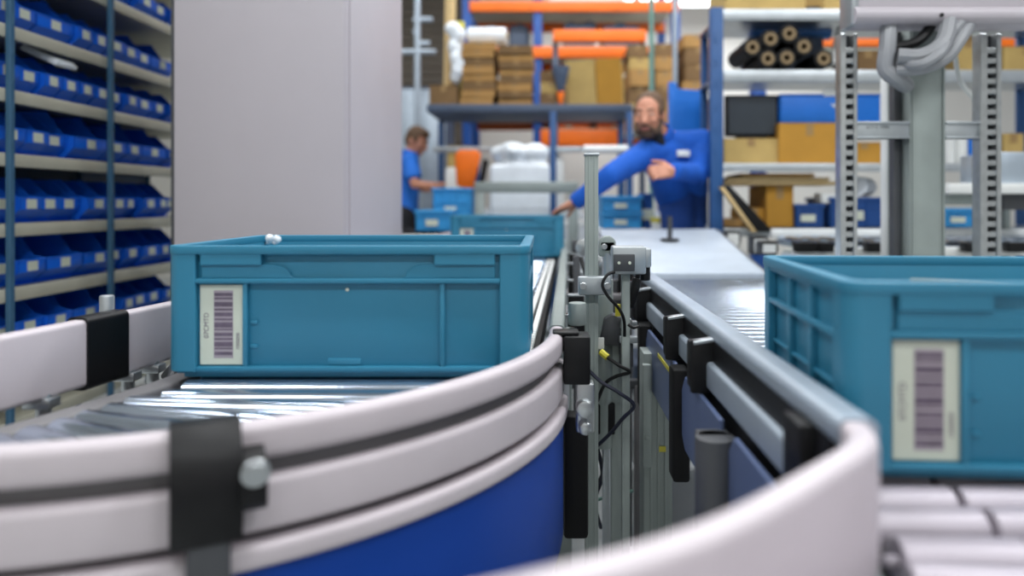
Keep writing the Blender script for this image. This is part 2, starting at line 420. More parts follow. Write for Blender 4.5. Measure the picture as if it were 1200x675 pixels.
for x,y in ((-.05,1.31),(-.62,1.36),(-.36,.92),(-.85,.86)): leg(x,y,HC-.44,lc)
MB().box(-.70,-.22,1.08,1.38,HC-.44,HC-.41).box(-.95,-.45,.86,1.08,HC-.44,HC-.41).build('drip_tray', M['darkgrey'], lc)

# ---- left straight
def sx(y, x0): return x0 + (y-1.4)*.031
ls = thing('roller_conveyor', 'long straight roller conveyor running back behind the large teal crate', 'conveyor', (-.3,3,0))
st = lambda x0, ya=1.402, yb=4.6: [(sx(ya,x0),ya),(sx((ya+yb)/2,x0),(ya+yb)/2),(sx(yb,x0),yb)]
z0,z1 = drop(.238,.29); MB().sweep(st(.02), rrect(-.016,.014,z0,z1,.008)).build('guide_rail', M['alu_matt'], ls)['label']='grey-white guide rail'
z0,z1 = drop(.31,.40); MB().sweep(st(.03), rrect(-.015,.015,z0,z1,.004)).build('side_frame', M['alu'], ls)
MB().sweep(st(-.62, 1.56), rrect(-.015,.015,z0,z1,.004)).build('side_frame', M['alu'], ls)
z0,z1 = drop(.19,.298); MB().sweep(st(-.715, 1.56), rrect(-.012,.012,z0,z1,.006)).build('guard_rail', M['white_rail'], ls)
y = 1.125; i = 0
while y < 4.55:
    par = lc if y < 1.40 else ls
    roller((sx(y,-.585),y,ZL-.0252),(sx(y,-.075),y,ZL-.0252),.025,par); y += .062
# wheel strip beside the guide rail
w = MB().sweep(st(-.045,1.402,4.5), rrect(-.028,.026,HC-.345,HC-.305,.003)).build('wheel_strip', M['rubber'], ls)
wh = MB(); y = 1.42; q = 0
while y < 3.7:
    for j in range(2):
        yy = y + (j % 2)*.011; xx = sx(yy,-.058+.022*j)
        wh.cyl((xx-.006,yy,HC-.303),(xx+.006,yy,HC-.303),.0112,n=10)
    y += .028
o = wh.build('small_wheels', M['white'], ls, .001, 1); o['kind'] = 'stuff'
for yy in (1.66, 2.02, 2.4, 3.06, 3.7):
    x = sx(yy,.036)
    b = MB().box(x,x+.05,yy-.012,yy+.012,HC-.262,HC-.256).box(x-.002,x+.006,yy-.012,yy+.012,HC-.285,HC-.256).build('rail_arm', M['alu'], ls, .001,1)
    MB().box(x+.006,x+.05,yy-.006,yy+.03,HC-.41,HC-.263).build('arm_plate', M['black'], b, .003)
for yy in (1.9,3.0,4.3):
    for x0 in (.03,-.62): leg(sx(yy,x0),yy,HC-.40,ls)
    MB().box(sx(yy,-.60),sx(yy,.01),yy-.02,yy+.02,.25,.29).build('cross_brace', M['alu_matt'], ls, .002,1)

# ---- right straight
rs = thing('roller_conveyor', 'right straight roller conveyor with black rail brackets and shiny rollers', 'conveyor', (.6,1.8,0))
XR = .285
z0,z1 = drop(.2036,.232); MB().sweep([(XR,.68),(XR,1.8),(XR,2.93)], rrect(-.028,.012,z0,z1,.010,6)).build('guide_rail', M['alu_blue'], rs)
MB().box(XR-.012,XR+.004,.70,2.93,HC-.36,HC-.228).build('gap_shade_plate', M['black'], rs)  # black plate added as the dark of the gap between the rails
z0,z1 = drop(.262,.306); MB().sweep([(XR-.012,.80),(XR-.012,1.8),(XR-.012,2.93)], rrect(-.028,.010,z0,z1,.006,5)).build('side_frame', M['alu_blue'], rs)
z0,z1 = drop(.228,.30); MB().box(XR-.026,XR+.012,.74,.795,z0,z1).build('end_cap', M['black'], rs, .004)
MB().box(XR-.036,XR-.03,1.36,1.62,HC-.345,HC-.337).build('warning_tape', M['yellow'], rs)
for i, yy in enumerate((1.02,1.21,1.46,1.92,2.4,2.85)):
    if i == 0: continue
    b = MB().box(XR-.046,XR-.002,yy-.018,yy+.022,HC-.31,HC-.232).box(XR-.048,XR+.016,yy-.024,yy-.014,HC-.314,HC-.226).build('rail_bracket', M['black'], rs, .004)
    MB().box(XR-.044,XR+.020,yy-.027,yy-.008,HC-.229,HC-.223, ry=R(-9)).build('bracket_lip', M['alu'], b, .001,1)
for (ya,yb) in ((.79,1.0),(1.05,1.34),(1.42,1.82)):
    P = [(ya,-.315),(yb-.03,-.315),(yb,-.345),(yb,-.43),(yb-.03,-.45),(ya+.03,-.45),(ya,-.43)]
    k = MB().prism([(XR-.034,a_,HC+b_) for a_,b_ in P],(.008,0,0)).build('skirt_panel', M['skirt_pale'], rs, .002,1); k['label']='pale blue skirt panel'
    if ya < 1: continue
    e_ = MB().box(XR-.050,XR-.018,yb-.002,yb+.05,HC-.52,HC-.31)
    e_.build('edge_strip', M['rubber'], rs, .006)
z0,z1 = drop(.28,.38); MB().box(.945,.975,.70,2.93,z0,z1).build('side_frame', M['alu_blue'], rs, .003)
z0,z1 = drop(.2036,.252); MB().box(.95,.975,.70,2.93,z0,z1).build('guide_rail', M['alu_blue'], rs, .005)
for yy in (1.0,1.8,2.7): MB().box(.976,1.0,yy-.02,yy+.02,z0-.06,z1-.01).build('rail_bracket', M['black'], rs, .003)
y = .735
while y < 2.92:
    roller((XR+.03,y,ZR-.0262),(.935,y,ZR-.0262),.0255 if y >= .98 else .0225,rs,'roller_white' if y < .98 else 'roller',gaps=(.13,.43)); y += .055
MB().box(XR+.01,.94,.74,2.9,HC-.40,HC-.385).build('bed_plate', M['darkgrey'], rs)
# legs: wide grooved profile with a yellow sticker, and a rounder one nearer
lg = MB().box(.232,.30,1.72,1.80,.03,HC-.36)
for xx in (.249,.266,.283): lg.box(xx-.0025,xx+.0025,1.717,1.72,.03,HC-.37)
lo = lg.build('leg', M['alu_matt'], rs, .003)
MB().box(.268,.284,1.7155,1.7175,HC-.592,HC-.579).build('sticker', M['yellow'], lo)['label']='small yellow sticker'
MB().box(.226,.245,1.69,1.71,HC-.62,HC-.38).cyl((.235,1.685,HC-.55),(.235,1.69,HC-.55),.006,n=8).build('cover_strip', M['alu_matt'], lo, .003)
lo = MB().cyl((.238,1.02,.02),(.238,1.02,HC-.33),.028,n=28).box(.216,.262,1.025,1.055,.02,HC-.33).build('leg', M['darkgrey'], rs, .002)
for x,y in ((.93,1.2),(.93,2.7),(.27,2.7)): leg(x,y,HC-.40,rs)

# ---- right curve (near): only its inner guard and its first rollers are in the frame
rc = thing('curved_roller_conveyor', 'nearest curved roller conveyor with blurred off-white guard rail at lower right', 'conveyor', (.4,.5,0))
gq = spline([(.287,.672,0),(.272,.623,0),(.211,.557,0),(.108,.461,0),(0,.397,0),(-.16,.335,0),(-.40,.28,0)], 6)
gq = [(p.x,p.y) for p in gq]
z0,z1 = drop(.2036,.325); MB().sweep(gq, rrect(-.013,.013,z0,z1,.009)).build('guard_rail', M['white_rail'], rc)
z0,z1 = drop(.335,.42); MB().sweep(gq, rrect(-.02,.02,z0,z1,.004)).build('side_frame', M['alu_matt'], rc)
D0 = Vector((-.45,.70,0))
def side(p):
    best = 1e9; sgn = 1
    for i in range(len(gq)-1):
        a_, b_ = Vector(gq[i]), Vector(gq[i+1]); ab = b_-a_; t_ = max(0,min(1,(Vector(p[:2])-a_).dot(ab)/ab.length_squared)); d_ = (Vector(p[:2])-(a_+ab*t_)).length
        if d_ < best:
            best = d_; sgn = 1 if (ab.x*(p[1]-a_.y)-ab.y*(p[0]-a_.x)) > 0 else -1
    return best*sgn
for i in range(11):
    a = R(-2.2-3.7*i); d = Vector((math.cos(a),math.sin(a),0)); r0 = .3
    while side(D0+d*r0) < .034 and r0 < 1.2: r0 += .005
    p0, p1 = D0+d*r0, D0+d*1.40
    roller((p0.x,p0.y,ZR-.0262),(p1.x,p1.y,ZR-.0262),.0225,rc,'roller_white',gaps=(.12+.008*i,.42))
MB().sweep(arc((-.45,.70),1.43,-1,-45,14), rrect(-.015,.015,HC-.40,HC-.22,.004)).build('outer_frame', M['alu_blue'], rc)
MB().box(.06,.9,.2,.68,HC-.42,HC-.40).build('bed_plate', M['darkgrey'], rc)
for x,y in ((.2,.45),(.88,.5),(.3,.66)): leg(x,y,HC-.42,rc)

# ---- incline at the end of the right conveyor
ic = thing('belt_conveyor', 'pale inclined belt conveyor in front of the leaning worker', 'conveyor', (.6,3.4,0))
def slope(y): return HC-.29+(y-2.97)/(3.84-2.97)*.15
P = [(2.97,slope(2.97)),(3.84,slope(3.84)),(3.84,slope(3.84)-.05),(2.97,slope(2.97)-.05)]
MB().prism([(.28,a,b) for a,b in P],(.62,0,0)).build('belt', M['belt'], ic, .008)
for xx in (.255,.902):
    P2 = [(2.97,slope(2.97)-.01),(3.86,slope(3.86)-.01),(3.86,slope(3.86)-.11),(2.97,slope(2.97)-.11)]
    MB().prism([(xx,a,b) for a,b in P2],(.022,0,0)).build('side_frame', M['alu'], ic, .003)
for x in (.27,.91):
    for yy in (3.1,3.75): leg(x,yy,slope(yy)-.1,ic)
for (px0,px1,py0,py1,Y) in ((812,838,271,290,3.72),(846,872,277,299,3.25),(884,905,283,299,3.12)):
    x0,_,za = W(px0,py1,Y); x1,_,zb = W(px1,py0,Y); x0=max(x0,.93); x1=min(max(x1,x0+.07),1.0)
    mo = MB().box(x0,x1,Y,Y+.10,za,zb).cyl((x1-.01,Y+.05,(za+zb)/2),(x1+.01,Y+.05,(za+zb)/2),.03,n=16).build('drive_motor', M['black'], ic, .008)
    MB().box(x0+.005,x0+.06,Y-.004,Y,za+.01,zb-.012).build('tag_plate', M['white'], mo)

# ------------------------------------------------------------------ sensor hardware between the conveyors
X,_,Zt = W(693,183,1.6)
sp = thing('sensor_post', 'tall slim aluminium post standing between the two conveyors', 'post', (X,1.6,0))
prof = []
w = .0145
b = MB().box(X-w,X+w,1.6-w,1.6+w,.01,Zt)
for sxx in (-1,1): b.box(X+sxx*.006-.0015,X+sxx*.006+.0015,1.6-w-.0025,1.6-w,.01,Zt)
b.build('pole', M['alu_matt'], sp, .003)
MB().box(X-w-.002,X+w+.002,1.6-w-.003,1.6+w+.002,Zt,Zt+.006).build('end_cap', M['alu'], sp, .002)
c0 = W(697,335,1.565)
k = MB().box(c0[0]-.036,c0[0]+.036,1.562,1.585,c0[2]-.02,c0[2]+.02).build('post_clamp', M['alu'], sp, .004)
for dx in (-.026,.027): MB().cyl((c0[0]+dx,1.556,c0[2]),(c0[0]+dx,1.562,c0[2]),.008,n=14).build('screw', M['steel'], k, .001,1)
MB().box(X-.05,X+.05,1.55,1.65,0,.01).build('base_plate', M['steel'], sp)
# upper rounded clamp behind the post
tt = thing('pipe_clamp', 'rounded grey clamp with two bolts just right of the aluminium post', 'clamp', (.14,1.72,0))
c0 = W(712,292,1.72)
k = MB().box(c0[0]-.02,c0[0]+.02,1.72,1.74,c0[2]-.018,c0[2]+.02).cyl((c0[0],1.72,c0[2]+.012),(c0[0],1.74,c0[2]+.012),.02,n=20).build('clamp_body', M['alu_matt'], tt, .004)
for dx in (-.008,.012): MB().cyl((c0[0]+dx,1.712,c0[2]+.006*(1 if dx<0 else -1)),(c0[0]+dx,1.72,c0[2]+.006*(1 if dx<0 else -1)),.007,n=14).build('bolt', M['steel'], k, .001,1)
MB().cyl((c0[0],1.73,0),(c0[0],1.73,c0[2]-.01),.012,n=14).build('support_rod', M['alu'], tt)
MB().cyl((c0[0]-.02,1.73,0),(c0[0]+.02,1.73,.0),.03,n=10).box(c0[0]-.04,c0[0]+.04,1.69,1.77,0,.008).build('foot_plate', M['steel'], tt)
# sensor block
x0,_,z1 = W(718,289,1.55); x1,_,z0 = W(764,325,1.55); xm = (x0+x1)/2
sb = thing('sensor_box', 'light grey sensor box with black plate and two screws on a thin stand', 'sensor', (xm,1.58,0))
MB().box(x0,x1-.012,1.55,1.60,z0+.006,z1).box(x1-.02,x1,1.555,1.60,z0+.02,z1-.004).build('housing', M['alu'], sb, .004)
a0 = W(719,318,1.546); a1 = W(744,298,1.546)
bp = MB().box(a0[0],a1[0],1.544,1.551,a0[2],a1[2]).build('face_plate', M['darkgrey'], sb, .002); bp['label']='dark face plate'
for dx in (.25,.75): MB().cyl((a0[0]+(a1[0]-a0[0])*dx,1.541,(a0[2]+a1[2])/2),(a0[0]+(a1[0]-a0[0])*dx,1.545,(a0[2]+a1[2])/2),.0032,n=12).build('screw', M['label'], bp)
d0 = W(753,330,1.55); d1 = W(763,312,1.55)
MB().cyl(((d0[0]+d1[0])/2,1.575,d0[2]),((d0[0]+d1[0])/2,1.575,d1[2]),.011,n=16).cyl(((d0[0]+d1[0])/2,1.575,d1[2]),((d0[0]+d1[0])/2,1.575,d1[2]+.025),.009,n=16).build('connector', M['black'], sb, .002)
e = W(733,340,1.58)
MB().box(e[0]-.009,e[0]+.009,1.57,1.59,.01,z0+.01).build('stand', M['alu_matt'], sb, .003)
MB().box(e[0]-.04,e[0]+.04,1.54,1.62,0,.01).build('base_plate', M['steel'], sb)
# dark motor with bracket, on the sensor stand's neighbour
x0,_,z1 = W(702,368,1.63); x1,_,z0 = W(737,404,1.63)
pn = thing('stopper_unit', 'dark grey stopper unit with silver bracket low between the conveyors', 'machine', ((x0+x1)/2,1.65,0))
MB().prism([(x0,1.62,z0),(x1,1.62,z0),(x1,1.62,z1-.012),(x0+.03,1.62,z1),(x0+.012,1.62,z1-.008)],(0,.05,0)).build('housing', M['darkgrey'], pn, .004)
h0 = W(726,402,1.6); h1 = W(747,394,1.6)
MB().box(h0[0],h1[0],1.595,1.615,h0[2],h1[2]).build('top_bracket', M['alu'], pn, .002)
h0 = W(727,430,1.61); h1 = W(742,402,1.61); MB().box(h0[0],h1[0],1.605,1.64,h0[2],h1[2]).build('valve_block', M['darkgrey'], pn, .003)
h0 = W(701,409,1.6); h1 = W(708,396,1.6); MB().box(h0[0],h1[0],1.597,1.61,h0[2],h1[2]).build('white_plug', M['white'], pn, .001)
g0 = W(738,360,1.66); g1 = W(747,326,1.66)
MB().cyl(g0,g1,.011,n=16).cyl(g1,(g1[0]+.002,g1[1],g1[2]+.012),.006,n=12).build('air_cylinder', M['black'], pn, .001)
g0 = W(737,378,1.62); MB().cyl((g0[0]-.006,1.6,g0[2]),(g0[0]-.006,1.63,g0[2]),.014,n=18).box(g0[0]-.02,g0[0]+.018,1.612,1.63,g0[2]-.012,g0[2]+.004).build('pivot', M['steel'], pn, .002)
h0 = W(722,520,1.66); MB().box(h0[0]-.012,h0[0]+.012,1.65,1.674,.0,z0+.02).build('stand', M['alu_matt'], pn, .003)
h0 = W(699,510,1.64); h1 = W(721,473,1.64); MB().box(h0[0],h1[0],1.64,1.70,h0[2],h1[2]).cyl((h0[0]+.02,1.67,h0[2]-.03),(h0[0]+.02,1.67,h0[2]),.014,n=14).build('gear_motor', M['black'], pn, .004)
h0 = W(708,372,1.64); MB().cyl((h0[0],1.66,h0[2]-.3),(h0[0],1.66,h0[2]+.085),.022,n=24).build('cylinder_tube', M['alu_matt'], pn, .003)
h0 = W(724,363,1.6); MB().cyl((h0[0],1.6,h0[2]-.014),(h0[0],1.6,h0[2]+.012),.006,n=12).build('cable_plug', M['yellow'], pn)
# tangle of further linkage so that the gap is as crowded as in the photograph
fr = thing('wiring_support', 'grey frame of posts and brackets under the wiring between conveyors', 'frame', (.13,2.0,0))
for (px0,px1,py0,Y,m) in ((672,680,300,2.3,'darkgrey'),(717,726,440,1.95,'alu_matt'),(744,751,452,1.95,'midgrey'),(690,697,330,2.6,'darkgrey'),(734,741,330,2.2,'darkgrey')):
    a0 = W(px0,py0,Y); a1 = W(px1,py0,Y); MB().box(a0[0],a1[0],Y,Y+.03,0,a0[2]).build('post', M[m], fr, .003)
for (px0,px1,py0,py1,Y,m) in ((665,752,446,456,1.955,'darkgrey'),(672,741,345,352,2.25,'midgrey'),(676,700,318,326,2.33,'alu'),(706,728,460,472,1.94,'darkgrey'),(700,716,420,440,1.95,'darkgrey'),(690,712,300,314,2.6,'steel'),(670,690,282,296,2.62,'darkgrey')):
    a0 = W(px0,py1,Y); a1 = W(px1,py0,Y); MB().box(a0[0],a1[0],Y,Y+.03,a0[2],a1[2]).build('bracket', M[m], fr, .003)
for (px,py,Y,r) in ((684,290,2.6,.03),(697,283,2.62,.022),(708,310,2.3,.018),(722,412,1.92,.012),(711,461,1.9,.012)):
    a0 = W(px,py,Y); MB().cyl((a0[0],Y-.02,a0[2]),(a0[0],Y+.02,a0[2]),r,n=16).build('knob', M['steel'], fr, .002)
a0 = W(703,380,2.2)
MB().box(a0[0]-.035,a0[0]+.10,2.42,2.46,HC-.60,HC-.26).build('back_plate', M['darkgrey'], fr, .003)
def cable(pts, r, m, label):
    b = MB().tube([W(*p) for p in pts], r, 8, 8); return tag(b.build('cable', M[m]), label, 'cable', 'cables in the gap between the conveyors')
cable([(720,319,1.545),(712,322,1.535),(706,334,1.53),(713,348,1.53),(724,360,1.535),(731,374,1.54),(732,394,1.55)], .0035, 'black', 'black cable looping from the sensor box down past the yellow plug')
cable([(704,412,1.58),(712,419,1.57)], .0075, 'yellow', 'short yellow cable plug on the lower wiring')
cable([(712,419,1.57),(725,428,1.56),(738,436,1.56),(722,441,1.57),(709,450,1.58),(700,470,1.6)], .004, 'black', 'black cable running from the yellow plug in a sharp bend')
cable([(690,434,1.58),(705,448,1.56),(725,460,1.55),(743,475,1.55),(730,490,1.56),(716,507,1.58),(700,522,1.6),(688,528,1.62)], .0042, 'navycable', 'dark blue cable bending to a point below the stopper unit')
cable([(714,505,1.75),(712,540,1.75),(700,568,1.76),(690,580,1.78)], .005, 'black', 'black cable hanging under the gear motor to the left')
cable([(708,500,1.75),(716,545,1.78),(726,570,1.8),(732,616,1.85)], .0045, 'black', 'black cable hanging beside the slim grey post')
cable([(688,590,1.8),(712,582,1.8),(742,575,1.8)], .004, 'greenpole', 'thin green cable strung low between the conveyors')
cable([(736,380,1.55),(742,384,1.55),(748,382,1.56)], .0035, 'black', 'short black cable stub at the pivot of the stopper unit')
cable([(681,302,2.05),(687,322,2.02),(700,338,2.0),(696,366,2.02),(686,392,2.05)], .006, 'black', 'black hose sagging behind the aluminium post')
cable([(742,332,1.85),(738,352,1.84),(729,368,1.84),(733,400,1.84),(724,432,1.85)], .005, 'navycable', 'dark hose hanging behind the stopper unit')
cable([(699,522,1.72),(706,556,1.74),(697,588,1.78),(704,618,1.85)], .005, 'navycable', 'dark cable dropping to the floor left of the grey posts')
tag(MB().box(.07,.13,2.6,2.66,.0,.03).build('floor_clip', M['darkgrey'], bevel=.004), 'small dark clip lying on the floor between the conveyors', 'clip')

# ------------------------------------------------------------------ machine cabinet
cb = thing('machine_cabinet', 'tall light grey machine cabinet behind the large teal crate', 'cabinet', (-1.03,3.1,0))
x0 = W(203,0,2.6)[0]; x1 = W(406,0,2.6)[0]
MB().box(x0,x1,2.6,3.585,.06,2.7).build('cabinet_body', M['cabinet'], cb, .012)
MB().box(x0+.008,x1-.006,2.588,2.601,.12,2.66).build('front_panel', M['cabinet'], cb, .004)
MB().box(x1-.001,x1+.008,2.63,3.56,.12,2.66).build('side_panel', M['cabinet'], cb, .004)
MB().box(x0+.02,x1-.02,2.63,3.56,0,.06).build('plinth', M['darkgrey'], cb)
MB().box(x0-.006,x0+.004,2.596,3.58,.06,2.7).build('edge_seal', M['darkgrey'], cb)

# ------------------------------------------------------------------ rack of blue bins
XF = -1.9
br = thing('bin_rack', 'tall steel shelf rack full of blue bins along the left side', 'shelf rack', (-2.1,3.1,0))
SZ = [.30,.535,.752,.974,1.214,1.432,1.65,1.905,2.14]
for z in SZ:
    sh = MB().box(XF-.42,XF,1.88,4.25,z-.012,z).build('shelf_board', M['shelf'], br)
    MB().box(XF-.006,XF+.075,1.88,4.25,z-.010,z).box(XF+.06,XF+.078,1.88,4.25,z-.042,z+.003).build('shelf_edge', M['shelf'], sh, .003)
for yy in (1.90,2.445,3.01,3.58,4.2):
    for xx in (XF+.080,XF-.42):
        p = MB().box(xx,xx+.018,yy-.011,yy+.011,0,2.3)
        for q in range(0,22): p.box(xx+.018,xx+.0215,yy-.003,yy+.003,.05+q*.1,.09+q*.1)
        p.build('upright', M['teal_post'], br, .002,1)
def make_bin(w, h=.16, d=.30, label=True):
    t = bpy.data.objects.new('storage_bin', None); COL.objects.link(t)
    b = MB(); k = .003
    P = [(-d,0),(-.05,0),(-.008,.040),(0,.046),(0,.088),(-.05,.100),(-.11,h),(-d,h)]
    for y0 in (-w/2, w/2-k): b.prism([(x,y0,z) for x,z in P],(0,k,0))
    b.box(-d,-.03,-w/2,w/2,0,k).box(-d,-d+k,-w/2,w/2,0,h)
    b.prism([(-.05,-w/2,0),(-.008,-w/2,.040),(0,-w/2,.046),(0,-w/2,.088),(-.004,-w/2,.088),(-.004,-w/2,.048),(-.054,-w/2,0)],(0,w,0))
    b.box(-.002,.003,-w/2,w/2,.084,.090)
    for y0,y1 in ((-w/2-.003,-w/2+.001),(w/2-.001,w/2+.003)): b.box(-d,-.11,y0,y1,h-.008,h+.002)
    b.build('bin_body', M['bin'], t, .001, 1)
    lw = min(.052, w*.46); l = MB().box(.0005,.0025,-lw/2,lw/2,.049,.083).build('label_card', M['label'], t)
    return t
MB().box(XF-.44,XF-.43,1.88,4.25,.05,2.3).build('back_panel', M['greyblue'], br)
protos = {w: make_bin(w) for w in (.092,.11,.135)}
protos[.205] = make_bin(.205, .185, .34)
ROWN = {0:'lowest',1:'second lowest',2:'third lowest',3:'middle',4:'third highest',5:'second highest',6:'highest'}
used = set()
for r, z in enumerate(SZ[1:8]):
    q = random.Random(100+r); y = 2.39 + q.uniform(0,.04); i = 0
    while y < 3.58:
        w = q.choice((.092,.11,.11,.11,.135) if r in (2,4,6) else (.11,.11,.092,.135,.205))
        if r == 6: w = .135
        if r == 3 and i in (3,): w = .205
        p = protos[w]
        if w not in used: t = p; used.add(w)
        else: t = copy_tree(p)
        ins = q.choice((0,0,.015,.03))
        t.location = (XF+.055-ins, y+w/2, z+.004)
        size = {.092:'narrow',.11:'small',.135:'medium',.205:'large'}[w]
        tag(t, f"{size} blue bin, {ORD[i]} from left on the {ROWN[r]} bin shelf", 'storage bin', 'blue storage bins in the left rack')
        y += w + .008; i += 1
for w, p in protos.items():
    if w not in used:
        for ch in [x for x in COL.objects if x.parent == p]: bpy.data.objects.remove(ch)
        bpy.data.objects.remove(p)
pb = W(75,76,2.86)
tag(MB().box(-1.97,-1.82,2.70,2.82,1.59,1.608,ry=R(24)).box(-1.965,-1.825,2.705,2.815,1.607,1.615,ry=R(24)).build('paper_bundle', M['film'], bevel=.004), 'white paper bundle lying across two bins near the top of the left rack', 'paper')

# ------------------------------------------------------------------ scanner portal on the right
YP = 2.4
pf = thing('scanner_portal', 'aluminium machine portal with slotted uprights behind the right teal crate', 'frame', (1.27,YP,0))
def slotted(px0, px1, Y, ztop, name='slotted_upright'):
    x0 = W(px0,0,Y)[0]; x1 = W(px1,0,Y)[0]; w = x1-x0
    b = MB().box(x0,x0+.34*w,Y,Y+.045,0,ztop).box(x1-.22*w,x1,Y,Y+.045,0,ztop)
    zz = .05
    while zz < ztop-.03: b.box(x0+.32*w,x1-.20*w,Y+.006,Y+.04,zz,zz+.018); zz += .034
    u = b.build(name, M['steel'], pf, .0015, 1)
    MB().box(x0+.5*w,x1-.05*w,Y+.035,Y+.05,0,ztop).build('dark_channel', M['darkgrey'], u)
slotted(985,1005,YP,HC+.56); slotted(1149,1174,YP,HC+.56)
a0,a1 = W(1068,0,YP), W(1110,0,YP)
col = MB().box(a0[0],a1[0],YP+.01,YP+.12,0,HC+.60)
for e in (a0[0]+.006,a1[0]-.011): col.box(e,e+.005,YP+.004,YP+.01,0,HC+.60)
col.build('centre_column', M['alu_matt'], pf, .004)
a0,a1 = W(1058,0,YP), W(1067,0,YP); MB().box(a0[0],a1[0],YP+.06,YP+.10,0,HC+.58).build('side_channel', M['darkgrey'], pf, .002)
a0,a1 = W(1039,0,YP+.25), W(1056,0,YP+.25); MB().box(a0[0],a1[0],YP+.25,YP+.30,.62,HC+.50).build('rear_post', M['white'], pf, .003)
a0,a1 = W(1139,0,YP+.1), W(1148,0,YP+.1); MB().box(a0[0],a1[0],YP+.06,YP+.10,0,HC+.58).build('side_channel', M['alu_matt'], pf, .002)
for (p0,p1) in ((1005,1068),(1110,1150)):
    a0,a1 = W(p0,162,YP), W(p1,142,YP)
    cbr = MB().box(a0[0],a1[0],YP+.012,YP+.05,a0[2],a1[2]).box(a0[0],a1[0],YP+.004,YP+.05,a1[2]-.008,a1[2]).box(a0[0],a1[0],YP+.004,YP+.05,a0[2],a0[2]+.006).build('cross_rail', M['alu'], pf, .002)
    if p0 == 1005:
        tp = W(1029,149,YP+.011)
        tm = Matrix.Translation(Vector((tp[0],YP+.0115,tp[2]))-pf.location) @ Euler((R(90),0,0)).to_matrix().to_4x4()
        text('617 C 1096', .016, M['darkgrey'], tm, 'rail_lettering', cbr)
a0,a1 = W(1002,29,YP-.1), W(1230,-70,YP-.1)
MB().box(a0[0],a1[0],YP-.10,YP-.004,a0[2],a1[2]).build('head_box', M['cabinet'], pf, .01)
b0 = W(1000,11,YP-.06)
MB().cyl((a0[0]-.006,YP-.098,a0[2]+.028),(a1[0],YP-.098,a0[2]+.028),.028,n=24).build('rounded_front', M['cabinet'], pf)
MB().box(a0[0]-.012,a0[0]+.012,YP-.104,YP-.004,a0[2]+.0,a0[2]+.3).build('end_plate', M['alu'], pf, .006)
MB().cyl((W(1104,24,YP-.13)[0],YP-.132,a0[2]+.024),(W(1104,24,YP-.13)[0],YP-.12,a0[2]+.024),.006,n=10).build('screw', M['black'], pf)
# conduits
def conduit(pts, r, m, label):
    return tag(MB().tube([W(*p) for p in pts], r, 10, 8).build('cable_conduit', M[m]), label, 'cable', 'conduits under the machine head')
conduit([(1042,24,2.33),(1040,55,2.3),(1038,80,2.3),(1050,92,2.3),(1062,100,2.38)], .026, 'cablegrey', 'thick grey conduit dropping at the left end of the conduit loop')
conduit([(1052,66,2.27),(1080,66,2.25),(1104,52,2.25),(1112,24,2.3)], .026, 'cablegrey', 'thick grey conduit, upper of the looped pair on the column')
conduit([(1050,82,2.28),(1080,80,2.26),(1108,68,2.26),(1124,48,2.27),(1138,24,2.32)], .02, 'cablegrey', 'grey conduit, lower of the looped pair on the column')
conduit([(1054,74,2.3),(1078,76,2.22),(1102,62,2.22),(1114,40,2.27),(1128,24,2.3)], .016, 'cablegrey', 'thin grey conduit between the looped pair on the column')
conduit([(1050,55,2.32),(1072,50,2.31),(1086,38,2.32),(1094,24,2.34)], .017, 'black', 'black hose curving above the grey conduits')
conduit([(1116,24,2.45),(1119,60,2.5),(1124,92,2.55),(1136,110,2.6),(1148,122,2.62)], .008, 'white', 'thin white cable hanging to the right of the central column')

# ------------------------------------------------------------------ right shelf rack
YS = 3.9
rk = thing('shelf_rack', 'open shelf rack with blue corner post behind the aluminium portal', 'shelf rack', (1.8,4.1,0))
def zY(py, Y): return HC+(CY-py)*Y/F
xa = W(832,0,YS)[0]; xb = W(846,0,YS)[0]; XE = 3.0
up_ = MB().box(xa,xb,YS-.03,YS+.03,0,zY(10,YS))
for q in range(16): up_.box(xa+.022,xa+.028,YS-.033,YS-.03,.1+q*.12,.15+q*.12)
up_.build('corner_post', M['blue_post'], rk, .004)
MB().box(XE-.06,XE,YS-.03,YS+.03,0,zY(10,YS)).build('corner_post', M['blue_post'], rk, .004)
MB().box(xb+.02,xb+.06,YS+.6,YS+.64,0,zY(10,YS)).build('corner_post', M['blue_post'], rk, .004)
MB().box(XE-.06,XE,YS+.6,YS+.64,0,zY(10,YS)).build('corner_post', M['blue_post'], rk, .004)
SH = {}
for nm,py0,py1 in (('a',12,25),('b',83,97),('c',192,201),('d',268,277)):
    za, zb = zY(py1,YS), zY(py0,YS); SH[nm] = zb
    sh = MB().box(xb+.003,XE-.03,YS,YS+.62,zb-.012,zb).build('shelf_board', M['steel'], rk)
    MB().box(xb+.001,XE-.03,YS-.02,YS+.004,za,zb+.002).build('shelf_edge', M['alu'], sh, .004)
def carton(px0, px1, zb, h, Y, d, m, label, group=None, rz=0, name='cardboard_box', flaps=True):
    x0 = W(px0,0,Y)[0]; x1 = W(px1,0,Y)[0]; w = x1-x0; cx, cy = (x0+x1)/2, Y+d/2
    t = thing(name, label, 'box', (cx,cy,zb), rz, group)
    o = MB().box(cx-w/2,cx+w/2,cy-d/2,cy+d/2,zb,zb+h-.004).build('carton_body', M[m], t, .004, 1)
    if flaps:
        MB().box(cx-w/2,cx+w/2,cy-d/2,cy-.002,zb+h-.004,zb+h).box(cx-w/2,cx+w/2,cy+.002,cy+d/2,zb+h-.004,zb+h).build('flap', M[m], t)
        MB().box(cx-.02,cx+.02,cy-d/2-.001,cy-d/2,zb+h*.68,zb+h-.002).box(cx-.02,cx+.02,cy-d/2,cy+d/2,zb+h,zb+h+.0008).build('tape', M['tape'], t)
    return t
def px_h(py0, py1, Y): return (py1-py0)*Y/F
carton(850,944,SH['a']+.002,.19,YS+.04,.4,'tan','long tan carton at the left end of the top right shelf','cartons on the right rack')
